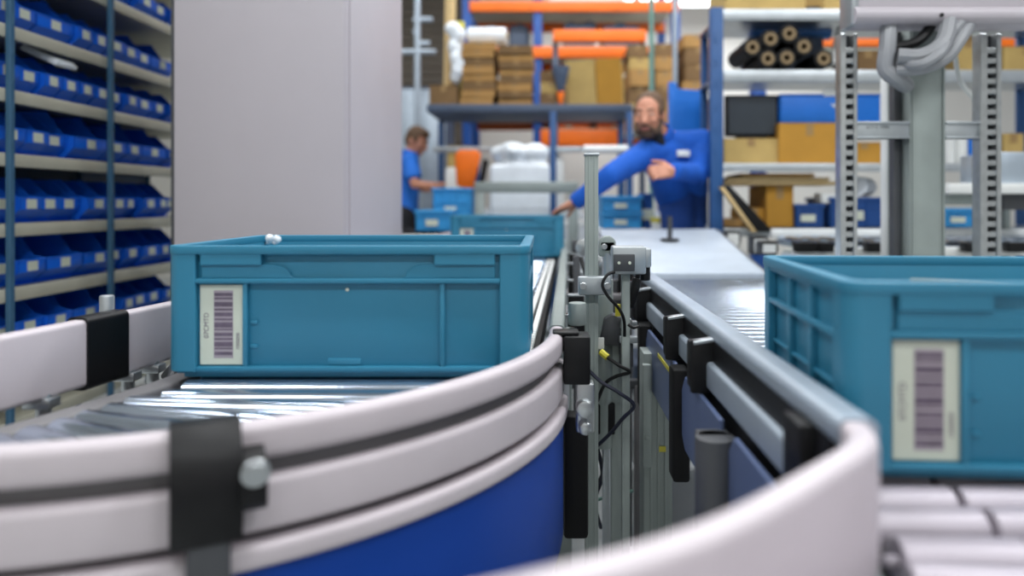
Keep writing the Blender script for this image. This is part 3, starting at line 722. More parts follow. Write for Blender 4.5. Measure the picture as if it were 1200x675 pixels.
carton(966,1003,SH['a']+.002,.16,YS+.04,.4,'tan','short tan carton beside the long one on the top right shelf','cartons on the right rack')
carton(946,964,SH['a']+.002,.05,YS+.1,.2,'darkgrey','dark small box between two tan cartons on top shelf','cartons on the right rack',flaps=False)
# seven black rolls with tan cores
r_ = .051
RP = [('leftmost roll of the upper row',880,57),('second roll of the upper row',901,47),('topmost roll of the pile',923,41),('right end roll of the upper row',940,56),('left roll on the shelf',898,70),('middle roll on the shelf',920,69),('single roll apart at the right of the pile',963,70)]
for lb,px,py in RP:
    X,_,Z = W(px,py,YS); Z = max(Z, SH['b']+r_+.001)
    t = thing('material_roll', f'black film roll with tan core, {lb}', 'roll', (X,YS,Z-r_), 0, 'black rolls on the right rack')
    MB().pipe((X,YS-.03,Z),(X,YS+.3,Z),r_-.0005,.034,28).build('roll_wrap', M['rubber'], t, .002,1)
    MB().pipe((X,YS-.034,Z),(X,YS+.3,Z),.034,.018,28).build('roll_core', M['rollcore'], t, .001,1)['label']='tan cardboard core'
# second shelf contents below
h = px_h(110,160,YS); X0,X1 = W(850,0,YS+.1)[0], W(912,0,YS+.1)[0]
ztan = SH['c']+.004
t = carton(848,913,ztan,px_h(161,191,YS),YS+.05,.45,'tan','wide crumpled tan parcel under the dark screen','cartons on the right rack')
zt = ztan+px_h(161,191,YS)+.002
t = thing('monitor', 'dark flat screen standing on the tan parcel in the right rack', 'monitor', ((X0+X1)/2,YS+.15,zt))
MB().box(X0,X1,YS+.1,YS+.135,zt+.012,zt+.012+h).build('bezel', M['black'], t, .006)
MB().box(X0+.02,X1-.012,YS+.097,YS+.101,zt+.028,zt+h).build('screen', M['monitor'], t)
MB().box((X0+X1)/2-.02,(X0+X1)/2+.02,YS+.13,YS+.16,zt+.004,zt+.12).box((X0+X1)/2-.08,(X0+X1)/2+.08,YS+.08,YS+.22,zt,zt+.012).build('stand', M['black'], t, .003)
zo = SH['c']+.004; ho = px_h(143,191,YS)
carton(913,985,zo,ho,YS+.03,.45,'ochre','ochre cardboard box below the bright blue box','cartons on the right rack')
carton(987,1039,zo,px_h(165,191,YS),YS+.08,.4,'ochre','low ochre cardboard box behind the slotted upright','cartons on the right rack')
x0,x1 = W(915,0,YS+.06)[0], W(1032,0,YS+.06)[0]; zt = zo+ho+.002
t = thing('plastic_box', 'wide bright blue box with white patches on the right rack', 'box', ((x0+x1)/2,YS+.2,zt))
hb = px_h(109,141,YS)
MB().box(x0,x1,YS+.06,YS+.42,zt,zt+hb).build('box_body', M['bluebox'], t, .006)
MB().box(x0-.004,x1+.004,YS+.055,YS+.425,zt+hb,zt+hb+.012).build('lid', M['bluebox'], t, .004)
a0 = W(974,122,YS+.05); MB().prism([(a0[0],YS+.056,a0[2]),(a0[0]+.10,YS+.056,a0[2]+.005),(a0[0]+.10,YS+.056,a0[2]-.06),(a0[0]+.06,YS+.056,a0[2]-.07),(a0[0]+.04,YS+.056,a0[2]-.03)],(0,.005,0)).build('white_sticker', M['white'], t)
a0 = W(972,110,YS+.05); MB().box(a0[0]-.03,a0[0]+.04,YS+.052,YS+.06,a0[2]-.01,a0[2]+.03).build('white_sticker', M['white'], t)
# things behind the rolls (open rack: next row)
YB = YS+.45
carton(878,965,SH['b']+.002,zY(37,YB)-.05-SH['b']-.004,YS+.34,.2,'greyblue','slate grey carton under the blue tube behind the black rolls','cartons on the right rack',flaps=False)
tag(MB().cyl(W(880,37,YB),W(972,37,YB),.05,n=20).build('pipe_tube', M['pvcblue']), 'blue plastic tube lying behind the black rolls', 'tube')
a0,a1 = W(935,57,5.6),W(992,44,5.6)
t = thing('rack_beam', 'orange beam behind the black rolls of the right rack', 'beam', ((a0[0]+a1[0])/2,5.6,a0[2])); MB().box(a0[0]-.3,a1[0]+2,5.6,5.65,a0[2],a1[2]).build('beam_bar', M['orange'], t, .004)
MB().box(a1[0]+1.9,a1[0]+2.0,5.58,5.7,0,a1[2]+.5).build('beam_post', M['rack_blue'], t, .004); MB().box(a0[0]-.35,a0[0]-.25,5.58,5.7,0,a1[2]+.5).build('beam_post', M['rack_blue'], t, .004)
MB().box(a0[0]-.3,a1[0]+2,5.6,6.4,a0[2]-.01,a0[2]+.02).build('deck', M['shelf'], t)
tag(MB().cyl(W(977,76,YS+.15),W(985,32,YS+.2),.024,n=14).build('paper_tube', M['white']), 'white paper tube leaning beside the single black roll', 'tube')
carton(1005,1030,SH['b']+.002,.13,YS+.1,.35,'carton_dark','dark brown carton behind the left slotted upright on the roll shelf','cartons on the right rack')
carton(1120,1150,SH['b']+.002,.21,YS+.1,.35,'tan','tall pale carton right of the central column on roll shelf','cartons on the right rack')
carton(1176,1230,SH['b']+.002,.15,YS+.1,.35,'tan','tan carton at the far right on the roll shelf','cartons on the right rack')
carton(852,905,zY(110,YS+.5),.06,YS+.5,.1,'carton','flat brown carton under the roll shelf behind the screen','cartons on the right rack') if False else None
# lower shelf contents
def board(px0,px1,py,Y,label,m='wood',d=.35,h=.02,rz=0):
    a0,a1 = W(px0,py,Y),W(px1,py,Y)
    return a0,a1
zb_ = SH['d']+.004
t = carton(898,930,zb_,px_h(216,266,YS),YS+.1,.35,'ochre','upright ochre carton holding up the wooden boards','cartons on the right rack')
carton(872,896,zb_,px_h(243,266,YS),YS+.14,.3,'ochre','small ochre carton beside the leaning black bar','cartons on the right rack')
carton(848,870,zb_,px_h(256,266,YS),YS+.16,.3,'carton','flat brown carton at the left end of the lowest shelf','cartons on the right rack')
zt = zb_+px_h(216,266,YS)+.003
for i,(p0,p1) in enumerate(((848,985),(850,972),(868,955))):
    a0,a1 = W(p0,0,YS+.06),W(p1,0,YS+.06)
    tag(MB().box(a0[0],a1[0],YS+.06,YS+.4,zt+i*.022,zt+i*.022+.02,rz=R((0,1.2,-1)[i])).build('wooden_board', M['wood' if i!=2 else 'carton'], bevel=.002), f"{('lowest','middle','topmost')[i]} of three light wooden boards lying on the ochre carton", 'board', 'boards on the lowest right shelf')
def tote(px0,px1,zb,h,Y,d,m,label,group='blue totes at the back'):
    x0,x1 = W(px0,0,Y)[0],W(px1,0,Y)[0]; w=.006
    t = thing('plastic_tote', label, 'crate', ((x0+x1)/2,Y+d/2,zb), 0, group)
    b = MB().box(x0,x1,Y,Y+w,zb,zb+h).box(x0,x1,Y+d-w,Y+d,zb,zb+h).box(x0,x0+w,Y,Y+d,zb,zb+h).box(x1-w,x1,Y,Y+d,zb,zb+h).box(x0,x1,Y,Y+d,zb,zb+w)
    for q in (.06,.33,.66,.94): b.box(x0+(x1-x0)*q-.006,x0+(x1-x0)*q+.006,Y-.008,Y,zb,zb+h)
    b.box(x0,x1,Y-.006,Y,zb+h*.62,zb+h*.68)
    b.build('tote_body', M[m], t, .002, 1)
    MB().box(x0-.008,x1+.008,Y-.012,Y+.006,zb+h-.02,zb+h).box(x0-.008,x1+.008,Y+d-.006,Y+d+.012,zb+h-.02,zb+h).box(x0-.008,x0+.006,Y,Y+d,zb+h-.02,zb+h).box(x1-.006,x1+.008,Y,Y+d,zb+h-.02,zb+h).build('rim', M[m], t, .003, 1)
    MB().box((x0+x1)/2-.05,(x0+x1)/2+.03,Y-.01,Y-.004,zb+h*.25,zb+h*.55).build('label_card', M['label'], t)
    return t
tote(932,965,zb_,px_h(238,266,YS),YS+.08,.35,'navybox','deep blue tote beside the ochre carton on the lowest right shelf')
tote(972,1038,zb_,px_h(230,266,YS),YS+.08,.35,'navybox','wide deep blue tote behind the left slotted upright')
tote(1106,1142,zb_,px_h(243,266,YS),YS+.08,.3,'crate_bright','light blue tote right of the central column')
x0,x1 = W(1000,0,YS+.1)[0],W(1030,0,YS+.1)[0]; zt = zb_+px_h(230,266,YS)+.0
tag(MB().cyl((x0+.02,YS+.1,zt+.06),(x1+.02,YS+.3,zt+.06),.055,n=20).build('foam_roll', M['film']), 'white foam roll lying on the wide deep blue tote', 'roll')
tag(MB().box(*[v for v in (W(961,0,YS+.1)[0],W(978,0,YS+.1)[0],YS+.08,YS+.2)],zb_+px_h(238,266,YS)+.003,zb_+px_h(238,266,YS)+.06).build('white_block', M['white'], bevel=.008), 'white block on the deep blue tote of the lowest right shelf', 'block')
a0,a1 = W(846,217,YS-.08),W(902,272,YS-.08)
t = thing('support_bar', 'black bar leaning diagonally from the blue corner post', 'bar', (a0[0],YS-.08,a1[2]))
MB().prism([(a0[0],YS-.09,a0[2]),(a0[0]+.04,YS-.09,a0[2]),(a1[0]+.02,YS-.09,a1[2]),(a1[0]-.07,YS-.09,a1[2])],(0,.05,0)).build('bar_body', M['black'], t, .004)
MB().prism([(a0[0]-.012,YS-.092,a0[2]-.01),(a0[0]+.008,YS-.092,a0[2]-.01),(a1[0]-.07,YS-.092,a1[2]),(a1[0]-.095,YS-.092,a1[2])],(0,.05,0)).build('edge_trim', M['wood'], t, .002)
# cross conveyor and bits behind the right crate
cv = thing('cross_conveyor', 'white sided cross conveyor behind the aluminium portal', 'conveyor', (1.9,3.3,0))
for i,(py0,py1,Y,m) in enumerate(((269,279,3.45,'white'),(290,300,3.1,'white'),(282,290,3.2,'darkgrey'))):
    z1,z0 = zY(py0,Y),zY(py1,Y); xl = max(1.02, W(930 if i else 905,0,Y)[0])
    MB().box(xl,2.9,Y,Y+.03,z0,z1).build('side_rail' if i<2 else 'dark_channel', M[m], cv, .003)
zc = zY(269,3.45)-.05
for q in range(22): MB().cyl((1.12+q*.08,3.13,zc),(1.12+q*.08,3.44,zc-.0),.024,n=14).build('roller', M['roller'], cv)
for x in (1.06,2.85):
    for yy in (3.15,3.42): leg(x,yy,zc-.03,cv)
for i,(px,w) in enumerate(((925,30),(958,18),(1015,26),(1130,34),(1180,26))):
    a0,a1 = W(px,297,3.05),W(px+w,284,3.05); a0=(max(a0[0],1.05),)+a0[1:]; a1=(max(a1[0],a0[0]+.05),)+a1[1:]
    MB().box(a0[0],a1[0],3.03,3.09,a0[2]+.005,a1[2]).build('drive_motor', M['black'], cv, .006)
# far right: grey box and its table
a0,a1 = W(1170,215,3.2),W(1230,178,3.2)
t = thing('control_box', 'grey control box on a white shelf at the right edge', 'box', ((a0[0]+a1[0])/2,3.3,0))
MB().box(a0[0],a1[0],3.2,3.5,a0[2],a1[2]).build('housing', M['alu_blue'], t, .008)
s0,s1 = W(1108,226,3.2),W(1235,217,3.2)
MB().box(s0[0],s1[0],3.17,3.55,s0[2]-.004,a0[2]).build('shelf_plate', M['white'], t, .003)
b0,b1 = W(1110,240,3.22),W(1140,226,3.22); MB().box(b0[0],b1[0],3.22,3.4,b0[2],s0[2]-.004).build('drawer', M['alu_matt'], t, .003)
b0,b1 = W(1176,246,3.22),W(1235,226,3.22); MB().box(b0[0],b1[0],3.22,3.4,b0[2],s0[2]-.004).build('drawer', M['darkgrey'], t, .003)
for x in (s0[0]+.02,s1[0]-.03): MB().box(x,x+.03,3.5,3.53,0,s0[2]).build('leg', M['alu_matt'], t)
carton(1176,1200,SH['c']+.004,.17,YS+.1,.3,'tan','tan carton with torn top above the grey control box','cartons on the right rack')
for i,(px,m,lb) in enumerate(((1112,'white','white bottle'),(1126,'white','white canister'),(1140,'bluebox','blue bottle'))):
    X,_,_ = W(px,0,YS+.15); z = SH['c']+.004
    t = thing('bottle', f'{lb} right of the central column on the middle shelf', 'bottle', (X,YS+.15,z), 0, 'bottles on the right rack')
    MB().cyl((X,YS+.15,z),(X,YS+.15,z+.15),.033,n=18).cyl((X,YS+.15,z+.15),(X,YS+.15,z+.18),.033,.014,n=18).build('bottle_body', M[m], t, .003)
    MB().cyl((X,YS+.15,z+.18),(X,YS+.15,z+.205),.015,n=14).build('cap', M['navybox'], t, .001,1)

# ------------------------------------------------------------------ pallet rack, far back
YR = 7.4
pr = thing('pallet_rack', 'tall pallet rack with blue posts and orange beams at the back', 'shelf rack', (0,7.9,0))
for px in (547,630,792):
    X = W(px,0,YR)[0]
    for yy in (YR,YR+.9): MB().box(X-.045,X+.045,yy,yy+.08,0,3.8).build('rack_post', M['rack_blue'], pr, .005)
    for q in range(5): MB().cyl((X,YR+.06,.4+q*.7),(X,YR+.92,.75+q*.7),.012,n=6).build('brace', M['rack_blue'], pr)
xs = [W(p,0,YR)[0] for p in (547,630,792)]
for (py0,py1,i0,i1,m) in ((2,14,0,2,'orange'),(55,68,0,2,'orange'),(132,143,0,2,'dull_orange'),(152,171,1,2,'orange')):
    za,zb = zY(py1,YR),zY(py0,YR)
    for yy in (YR-.03,YR+.86): MB().box(xs[i0]+.03,xs[i1]+.03,yy,yy+.05,za,zb).build('beam', M[m], pr, .006)
    MB().box(xs[i0],xs[i1],YR,YR+.9,zb-.01,zb+.012).build('deck', M['shelf'], pr)
# nearer beam of a neighbouring bay
X0,X1 = W(648,0,6.9)[0],W(757,0,6.9)[0]; zz0,zz1 = zY(49,6.9),zY(35,6.9)
t = thing('rack_beam', 'bright orange beam standing nearer than the pallet rack, above the leaning cartons', 'beam', ((X0+X1)/2,6.9,0))
MB().box(X0,X1,6.88,6.95,zz0,zz1).build('beam_bar', M['orange'], t, .01)
for x in (X0,X1-.05): MB().box(x,x+.05,6.96,7.02,0,zz1+.02).build('beam_post', M['greyblue'], t, .004)
# goods in the pallet rack
zt = zY(55,YR)+.014
def wrapped(px0,px1,zb,h,Y,d,m,label,grp='wrapped goods in the pallet rack'):
    x0,x1 = W(px0,0,Y)[0],W(px1,0,Y)[0]; cx=(x0+x1)/2; w=x1-x0; q=random.Random(int(px0*7+px1))
    t = thing('wrapped_load', label, 'load', (cx,Y+d/2,zb), 0, grp)
    b = MB().box(x0+.02,x1-.02,Y+.02,Y+d-.02,zb+.02,zb+h*.84)
    for i in range(18): b.ball((q.uniform(x0+.2*w,x1-.2*w),q.uniform(Y+.15*d,Y+.75*d),zb+(h*.93-min(h,.5)*q.uniform(.08,.16) if i % 3 else h*q.uniform(.4,.8))),(w*q.uniform(.16,.26),d*q.uniform(.18,.32),min(h,.5)*q.uniform(.12,.17)),None,12,8)
    b.build('film_cover', M[m], t, remesh=.02, smooth=4)
    p = MB()
    for k in range(3): p.box(x0,x1,Y+k*(d-.1)/2,Y+k*(d-.1)/2+.1,zb,zb+.02)
    p.build('pallet', M['wood'], t)
    return t
wrapped(658,700,zt,px_h(15,50,YR),YR+.1,.6,'greyblue','slate blue wrapped load above the leaning cartons')
wrapped(704,752,zt,px_h(17,50,YR),YR+.1,.6,'greyblue','slate blue wrapped load right of the other one on the rack')
wrapped(556,590,zt,px_h(20,52,YR),YR+.15,.6,'film','white wrapped load on the rack behind the left carton stacks')
wrapped(594,622,zt,px_h(18,52,YR),YR+.15,.6,'greyblue','dark wrapped load on the rack above the second carton stack')
zt2 = zY(2,YR)+.014
wrapped(640,735,zt2,.5,YR+.1,.7,'film','white wrapped load on the top beam of the pallet rack')
zt3 = zY(132,YR)+.014
for i,(p0,p1,h,m) in enumerate(((556,590,.34,'carton'),(592,622,.3,'carton_dark'),(640,690,.36,'carton_dark'),(694,735,.34,'carton'),(740,782,.4,'carton'))):
    carton(p0,p1,zt3,h,YR+.1,.6,m,f'brown carton on the lower rack deck, {ORD[i]} from the left','cartons deep in the pallet rack')
for i,(p0,p1) in enumerate(((645,690),(700,745))):
    tote(p0,p1,zY(152,YR)+.014,px_h(143,150,YR),YR+.05,.5,'orange',f"{('left','right')[i]} orange tote low in the pallet rack",'orange totes in the pallet rack')
for i,(p0,p1,hh) in enumerate(((552,580,.55),(584,622,.5),(640,690,.6),(698,780,.55))):
    wrapped(p0,p1,0,hh+.5,YR+.1,.7,'film',f'pale wrapped load on the floor of the pallet rack, {ORD[i]} from the left','loads on the floor of the pallet rack')

# ------------------------------------------------------------------ packing bench with carton stacks
YW = 5.7
wb = thing('packing_bench', 'grey packing bench with high shelf carrying the carton stacks', 'bench', (-.1,6,0))
zb0,zb1 = zY(131,YW),zY(122,YW); x0,x1 = W(500,0,YW)[0],W(742,0,YW)[0]
MB().box(x0,x1,YW,YW+.75,zb0,zb1).build('high_shelf', M['greyblue'], wb, .005)
za,zb = zY(178,YW),zY(172,YW); MB().box(x0+.05,x1,YW,YW+.04,za,zb).build('cross_bar', M['alu'], wb, .004)
for px in (502,648,738):
    X = W(px,0,YW)[0]; MB().box(X-.025,X+.025,YW-.01,YW+.04,0,zb0).build('bench_post', M['blue_post'], wb, .004) if px > 510 else None; MB().box(X-.025,X+.025,YW+.68,YW+.73,0,zb0).build('bench_post', M['blue_post'], wb, .004)
MB().box(x0,x1,YW+.05,YW+.7,.86,.9).build('bench_top', M['white'], wb, .004)
def stack(px0,px1,py_top,Y,d,n,mats,which,jit=3,zb=None):
    zbase = zb1+.002 if zb is None else zb
    H = zY(py_top,Y)-zbase; hs = [rnd.uniform(.8,1.2) for _ in range(n)]; t = sum(hs); z = zbase
    for i in range(n):
        h = H*hs[i]/t; j = rnd.uniform(-jit,jit)*.5
        carton(px0+j,px1+j+rnd.uniform(-1,1),z,h-.002,Y+rnd.uniform(0,.03),d,mats[i%len(mats)],
               f"brown carton, {'topmost' if i==n-1 else 'bottom' if i==0 else ORD[i]+' from the bottom'} in the {which}", 'stacked cartons at the back', R(rnd.uniform(-2,2)))
        z += h
stack(541,580,49,YW+.05,.5,8,['carton','carton','carton_dark'],'stack under the white wrapped roll')
stack(584,624,53,YW+.05,.5,8,['carton','carton_dark'],'stack left of the blue rack post')
stack(632,659,82,YW+.08,.45,3,['carton_dark','tan'],'low stack right of the blue rack post')
stack(737,761,52,YW+1.0,.5,6,['carton','tan','carton_dark'],'stack just left of the green pole',zb=1.72)
stack(768,790,50,YW+1.0,.5,6,['carton','carton','carton_dark'],'stack just right of the green pole',zb=1.72)
stack(802,832,40,YW+1.0,.5,8,['carton_dark','carton','carton_dark'],'dark stack left of the blue corner post',zb=1.5)
t = thing('side_rack', 'low grey rack under the right carton stacks behind the worker', 'shelf rack', (1.2,6.9,0))
x0,x1 = W(735,0,6.7)[0],W(792,0,6.7)[0]; MB().box(x0,x1,6.68,7.28,1.69,1.718).build('shelf_board', M['shelf'], t)
x2 = W(838,0,6.7)[0]; MB().box(x1+.02,x2,6.68,7.28,1.47,1.498).build('shelf_board', M['shelf'], t)
for x in (x0,x1-.02,x2-.04):
    for yy in (6.68,7.24): MB().box(x,x+.04,yy,yy+.04,0,1.69 if x<x1 else 1.47).build('upright', M['greyblue'], t)
carton(524,552,.902,.62,YW+.32,.3,'tan','tall pale carton on the packing bench behind the chair','stacked cartons at the back')
carton(596,640,.902,.55,YW+.3,.35,'carton_dark','dark carton on the packing bench behind the white load','stacked cartons at the back')
# leaning flat cartons
for i,(p0,p1,py0,tilt) in enumerate(((664,698,70,-12),(699,729,68,-8))):
    Y = YW+.12; a0,a1 = W(p0,122,Y),W(p1,py0,Y)
    t = thing('flat_carton', f"{('left','right')[i]} of the two large olive cartons leaning on the high shelf", 'box', ((a0[0]+a1[0])/2,Y,zb1), 0, 'leaning cartons on the packing bench')
    for k in range(4):
        MB().box(a0[0]+.01*k,a1[0]+.01*k,Y+.02+k*.045,Y+.055+k*.045,zb1+.003,a1[2]-.01*k,rx=R(0),ry=R(tilt*.35)).build('carton_sheet', M['ochre' if (i and k==0) else 'tan'], t, .003,1)
a0 = W(657,105,YW+.02)
t = thing('shelf_funnel', 'dark conical funnel with orange tip on the high shelf', 'funnel', (a0[0],YW+.03,zb1))  # plain funnel, gives no light
MB().cyl((a0[0],YW+.035,zb1+.10),(a0[0],YW+.035,zb1+.30),.025,.075,n=18).build('cone', M['greyblue'], t, .003)
MB().cyl((a0[0],YW+.035,zb1+.0),(a0[0],YW+.035,zb1+.10),.012,.03,n=14).build('tip', M['orange'], t, .002)
X0,X1 = W(546,0,YW+.1)[0],W(592,0,YW+.1)[0]; z = zY(47,YW+.05)
t = thing('wrapped_roll', 'white film-wrapped roll lying on top of the left carton stacks', 'roll', ((X0+X1)/2,YW+.25,z))
MB().cyl((X0,YW+.25,z+.075),(X1,YW+.25,z+.075),.072,n=24).build('roll_wrap', M['film'], t, .012)
MB().pipe((X0-.01,YW+.25,z+.075),(X1+.01,YW+.25,z+.075),.03,.022).build('roll_core', M['tan'], t)
# left end of the bench: pale tubes and bag, box
carton(503,536,zb1+.002,px_h(98,121,YW),YW+.05,.45,'carton_dark','greyish brown box at the left end of the high shelf','stacked cartons on the packing bench')
a0 = W(524,98,YW+.2); tag(MB().cyl((a0[0],YW+.3,zY(98,YW)+.004),(a0[0]+.02,YW+.3,3.1),.045,n=16).build('paper_tube', M['wood']), 'tall cream tube standing at the left end of the high shelf', 'tube')
q = random.Random(9); b = MB(); a0 = W(532,95,YW)
for i in range(9): b.ball((a0[0]+q.uniform(-.03,.03),YW+.12+q.uniform(-.03,.03),zY(96,YW)+.06+i*.048),(.06+q.uniform(-.02,.02),.05,.06),None,12,8)
tag(b.build('plastic_bag', M['film'], remesh=.012, smooth=3), 'tall white plastic bag in front of the cream tube', 'bag')
a0 = W(538,30,YW+.1); tag(MB().box(a0[0]-.04,a0[0]+.03,YW+.21,YW+.235,a0[2]-.06,a0[2]+.06).cyl((a0[0],YW+.22,zb1),(a0[0],YW+.22,a0[2]-.05),.006,n=8).build('sign_card', M['yellow'], bevel=.004), 'small yellow card on a thin stick by the white bag', 'card')
# grey pipe stand by the shutter
X,_,_ = W(489,0,6.8)
t = thing('pipe_stand', 'pale grey pipe stand with side arms in front of the dark shutter', 'stand', (X,6.8,0))
MB().cyl((X,6.8,0),(X,6.8,3.2),.03,n=14).build('pole', M['alu_blue'], t)
for py,p0,p1 in ((22,484,506),(60,470,510),(37,484,490),(50,490,503)):
    a0,a1 = W(p0,py,6.77),W(p1,py,6.77); MB().cyl((a0[0],6.8,a0[2]),(a1[0],6.8,a0[2]),.025,n=12).build('arm', M['alu_blue'], t)
MB().box(X-.2,X+.2,6.62,6.94,0,.03).build('base', M['greyblue'], t, .005)
# thin posts in front
for px,Y,py,m,lb in ((763.5,5.2,112,'greenpole','thin green-grey pole behind the head of the leaning worker'),(791,5.25,100,'alu_blue','thin grey pole right of the leaning worker')):
    X = W(px,0,Y)[0]; t = thing('ceiling_pole', lb, 'pole', (X,Y,0)); MB().cyl((X,Y,.01),(X,Y,3.2),.018,n=14).build('pole_tube', M[m], t); MB().cyl((X,Y,0),(X,Y,.012),.06,n=16).build('foot_plate', M['steel'], t)

# blue board and totes behind the leaning worker
a0,a1 = W(784,150,4.75),W(826,104,4.75)
t = thing('blue_panel', 'bright blue board standing behind the leaning worker', 'board', ((a0[0]+a1[0])/2,4.78,0))
MB().prism([(a0[0],4.75,.9),(a1[0],4.75,.9),(a1[0],4.75,a1[2]-.01),(a0[0]+.06,4.75,a1[2]),(a0[0]+.05,4.75,a1[2]+.04),(a0[0],4.75,a1[2]+.05)],(0,.04,0)).build('board', M['bluebox'], t, .006)
for x in (a0[0]+.02,a1[0]-.05): MB().box(x,x+.03,4.76,4.79,0,.9).box(x-.01,x+.04,4.6,4.95,0,.03).build('leg', M['greyblue'], t)
bt = thing('side_table', 'low white table carrying light blue totes behind the worker', 'table', (.55,4.75,0))
zt = zY(268,4.6); MB().box(W(690,0,4.6)[0],W(778,0,4.6)[0],4.5,5.0,zt-.03,zt).build('table_top', M['white'], bt, .004)
for x in (W(692,0,4.6)[0],W(772,0,4.6)[0]):
    for yy in (4.52,4.95): MB().box(x,x+.03,yy,yy+.03,0,zt-.03).build('leg', M['alu_matt'], bt)
tote(706,752,zt+.002,px_h(248,267,4.55),4.55,.4,'crate_bright','light blue tote behind the worker, lower of two')
tote(706,752,zt+.002+px_h(248,267,4.55)+.002,px_h(229,248,4.55),4.55,.4,'crate_bright','light blue tote behind the worker, upper of two')
tote(755,764,zt+.002,px_h(226,267,4.6),4.6,.3,'navybox','narrow deep blue tote beside the two light blue totes')
a0 = W(769.5,268,4.56); t = thing('cup', 'yellow topped cup on the white table by the worker', 'cup', (a0[0],4.6,zt+.001))
MB().cyl((a0[0],4.6,zt+.001),(a0[0],4.6,zt+.04),.03,.036,n=18).build('cup_body', M['white'], t, .002); MB().cyl((a0[0],4.6,zt+.04),(a0[0],4.6,zt+.07),.037,n=18).build('lid', M['yellow'], t, .003)
a0 = W(785,282,3.55); t = thing('work_stand', 'small grey stand with round base on the inclined belt', 'stand', (a0[0],3.55,slope(3.55)))
zz = slope(3.55)+.001; MB().cyl((a0[0],3.55,zz),(a0[0],3.55,zz+.012),.045,n=24).build('base', M['darkgrey'], t, .003); MB().cyl((a0[0],3.55,zz+.01),(a0[0],3.55,zz+.12),.012,n=14).build('stem', M['darkgrey'], t)
# white tube and bottle left of the pole
YT = 5.3
a0,a1 = W(684,175,YT),W(736,175,YT)
t = thing('light_tube', 'white horizontal tube on a post behind the aluminium post', 'tube', (a0[0],YT,0)); MB().cyl((a0[0],YT,a0[2]),(a1[0],YT,a1[2]),.03,n=18).build('tube_body', M['white'], t, .006)
MB().cyl((a0[0]+.05,YT+.02,0),(a0[0]+.05,YT+.02,a0[2]),.018,n=12).build('post', M['alu'], t)
a0 = W(655,207,5.5)
t = thing('bottle', 'white bottle on the grey packing bench left of the aluminium post', 'bottle', (a0[0],5.78,.902)); MB().cyl((a0[0],5.78,.902),(a0[0],5.78,a0[2]+.12),.045,n=20).cyl((a0[0],5.78,a0[2]+.12),(a0[0],5.78,a0[2]+.16),.045,.02,n=20).build('bottle_body', M['white'], t, .004); MB().cyl((a0[0],5.78,a0[2]+.16),(a0[0],5.78,a0[2]+.19),.022,n=14).build('cap', M['white'], t)
# white wrapped pallet load in front of the bench
wrapped(570,648,.0,zY(152,5.15),5.0,.55,'film','tall white film-wrapped load behind the second teal crate','wrapped load on the floor')
# grey gate frame over the far conveyor
YG = 4.75
ga = thing('gate_frame', 'grey rectangular frame standing behind the second teal crate', 'frame', (-.12,YG,0))
a0,a1 = W(556,226,YG),W(678,213,YG)
MB().box(a0[0],a1[0],YG,YG+.05,a0[2],a1[2]).build('top_bar', M['alu_matt'], ga, .005)
for p0,p1 in ((556,567),(666,678)): q0,q1 = W(p0,0,YG)[0],W(p1,0,YG)[0]; MB().box(q0,q1,YG+.002,YG+.048,0,a0[2]).build('upright', M['alu_matt'], ga, .004)
# chair with an orange back
a0 = W(548,205,5.45); X = a0[0]
ch = thing('work_chair', 'black work chair with orange backrest behind the blue totes', 'chair', (X,5.5,0))
b = MB().prism([(X-.09,5.50,a0[2]-.08),(X+.03,5.50,a0[2]-.12),(X+.10,5.46,a0[2]+.16),(X+.06,5.46,a0[2]+.19),(X-.07,5.46,a0[2]+.19),(X-.10,5.46,a0[2]+.15)],(0,.05,0)).build('backrest', M['orange'], ch, .015)
MB().tube([(X+.13,5.545,a0[2]+.12),(X+.09,5.56,a0[2]-.10),(X+.04,5.57,a0[2]-.45),(X+.03,5.56,.55)],.022).build('back_frame', M['black'], ch)
MB().box(X-.18,X+.18,5.50,5.85,.49,.55).build('seat', M['black'], ch, .02)
MB().cyl((X,5.66,.08),(X,5.66,.49),.03,n=14).build('gas_column', M['steel'], ch)
for k in range(5):
    an = R(72*k+10); MB().cyl((X,5.66,.09),(X+.2*math.cos(an),5.66+.2*math.sin(an),.05),.022,.015,n=10).ball((X+.2*math.cos(an),5.66+.2*math.sin(an),.03),(.03,.03,.03),None,12,8).build('base_leg', M['black'], ch)
# left rear table with totes
zt = zY(270,4.9)
lt = thing('roller_table', 'pale roller table carrying bright blue totes left of the second crate', 'table', (-.75,4.9,0))
xl = W(462,0,4.9)[0]; xr = W(553,0,4.9)[0]
MB().box(xl,xr,4.72,5.38,zt-.06,zt-.02).build('table_bed', M['white'], lt, .004)
for q in range(10): MB().cyl((xl+.02+q*.052,4.74,zt-.018),(xl+.02+q*.052,5.38,zt-.018),.0175,n=12).build('roller', M['rubber'], lt)
for x in (xl+.02,xr-.04):
    for yy in (4.75,5.35): MB().box(x,x+.03,yy,yy+.03,0,zt-.06).build('leg', M['alu_matt'], lt)
tote(487,529,zt+.002,px_h(246,270,4.8),4.76,.28,'crate_bright','light blue tote at the front of the roller table')
tote(507,552,zt+.002,px_h(222,270,5.1),5.08,.28,'crate_bright','bright blue tote at the rear of the roller table')
a0 = W(540,205,5.5); tag(MB().box(W(518,0,5.55)[0],W(543,0,5.55)[0],5.75,5.95,.902,zY(196,5.75)).build('white_canister', M['white'], bevel=.015), 'white canister on the packing bench left of the chair', 'canister')
a0 = W(520,170,5.9)
carton(516,556,zY(170,YW)+.02,.0+px_h(136,168,YW),YW+.3,.3,'tan','pale carton hanging under the high shelf','stacked cartons on the packing bench') if False else None
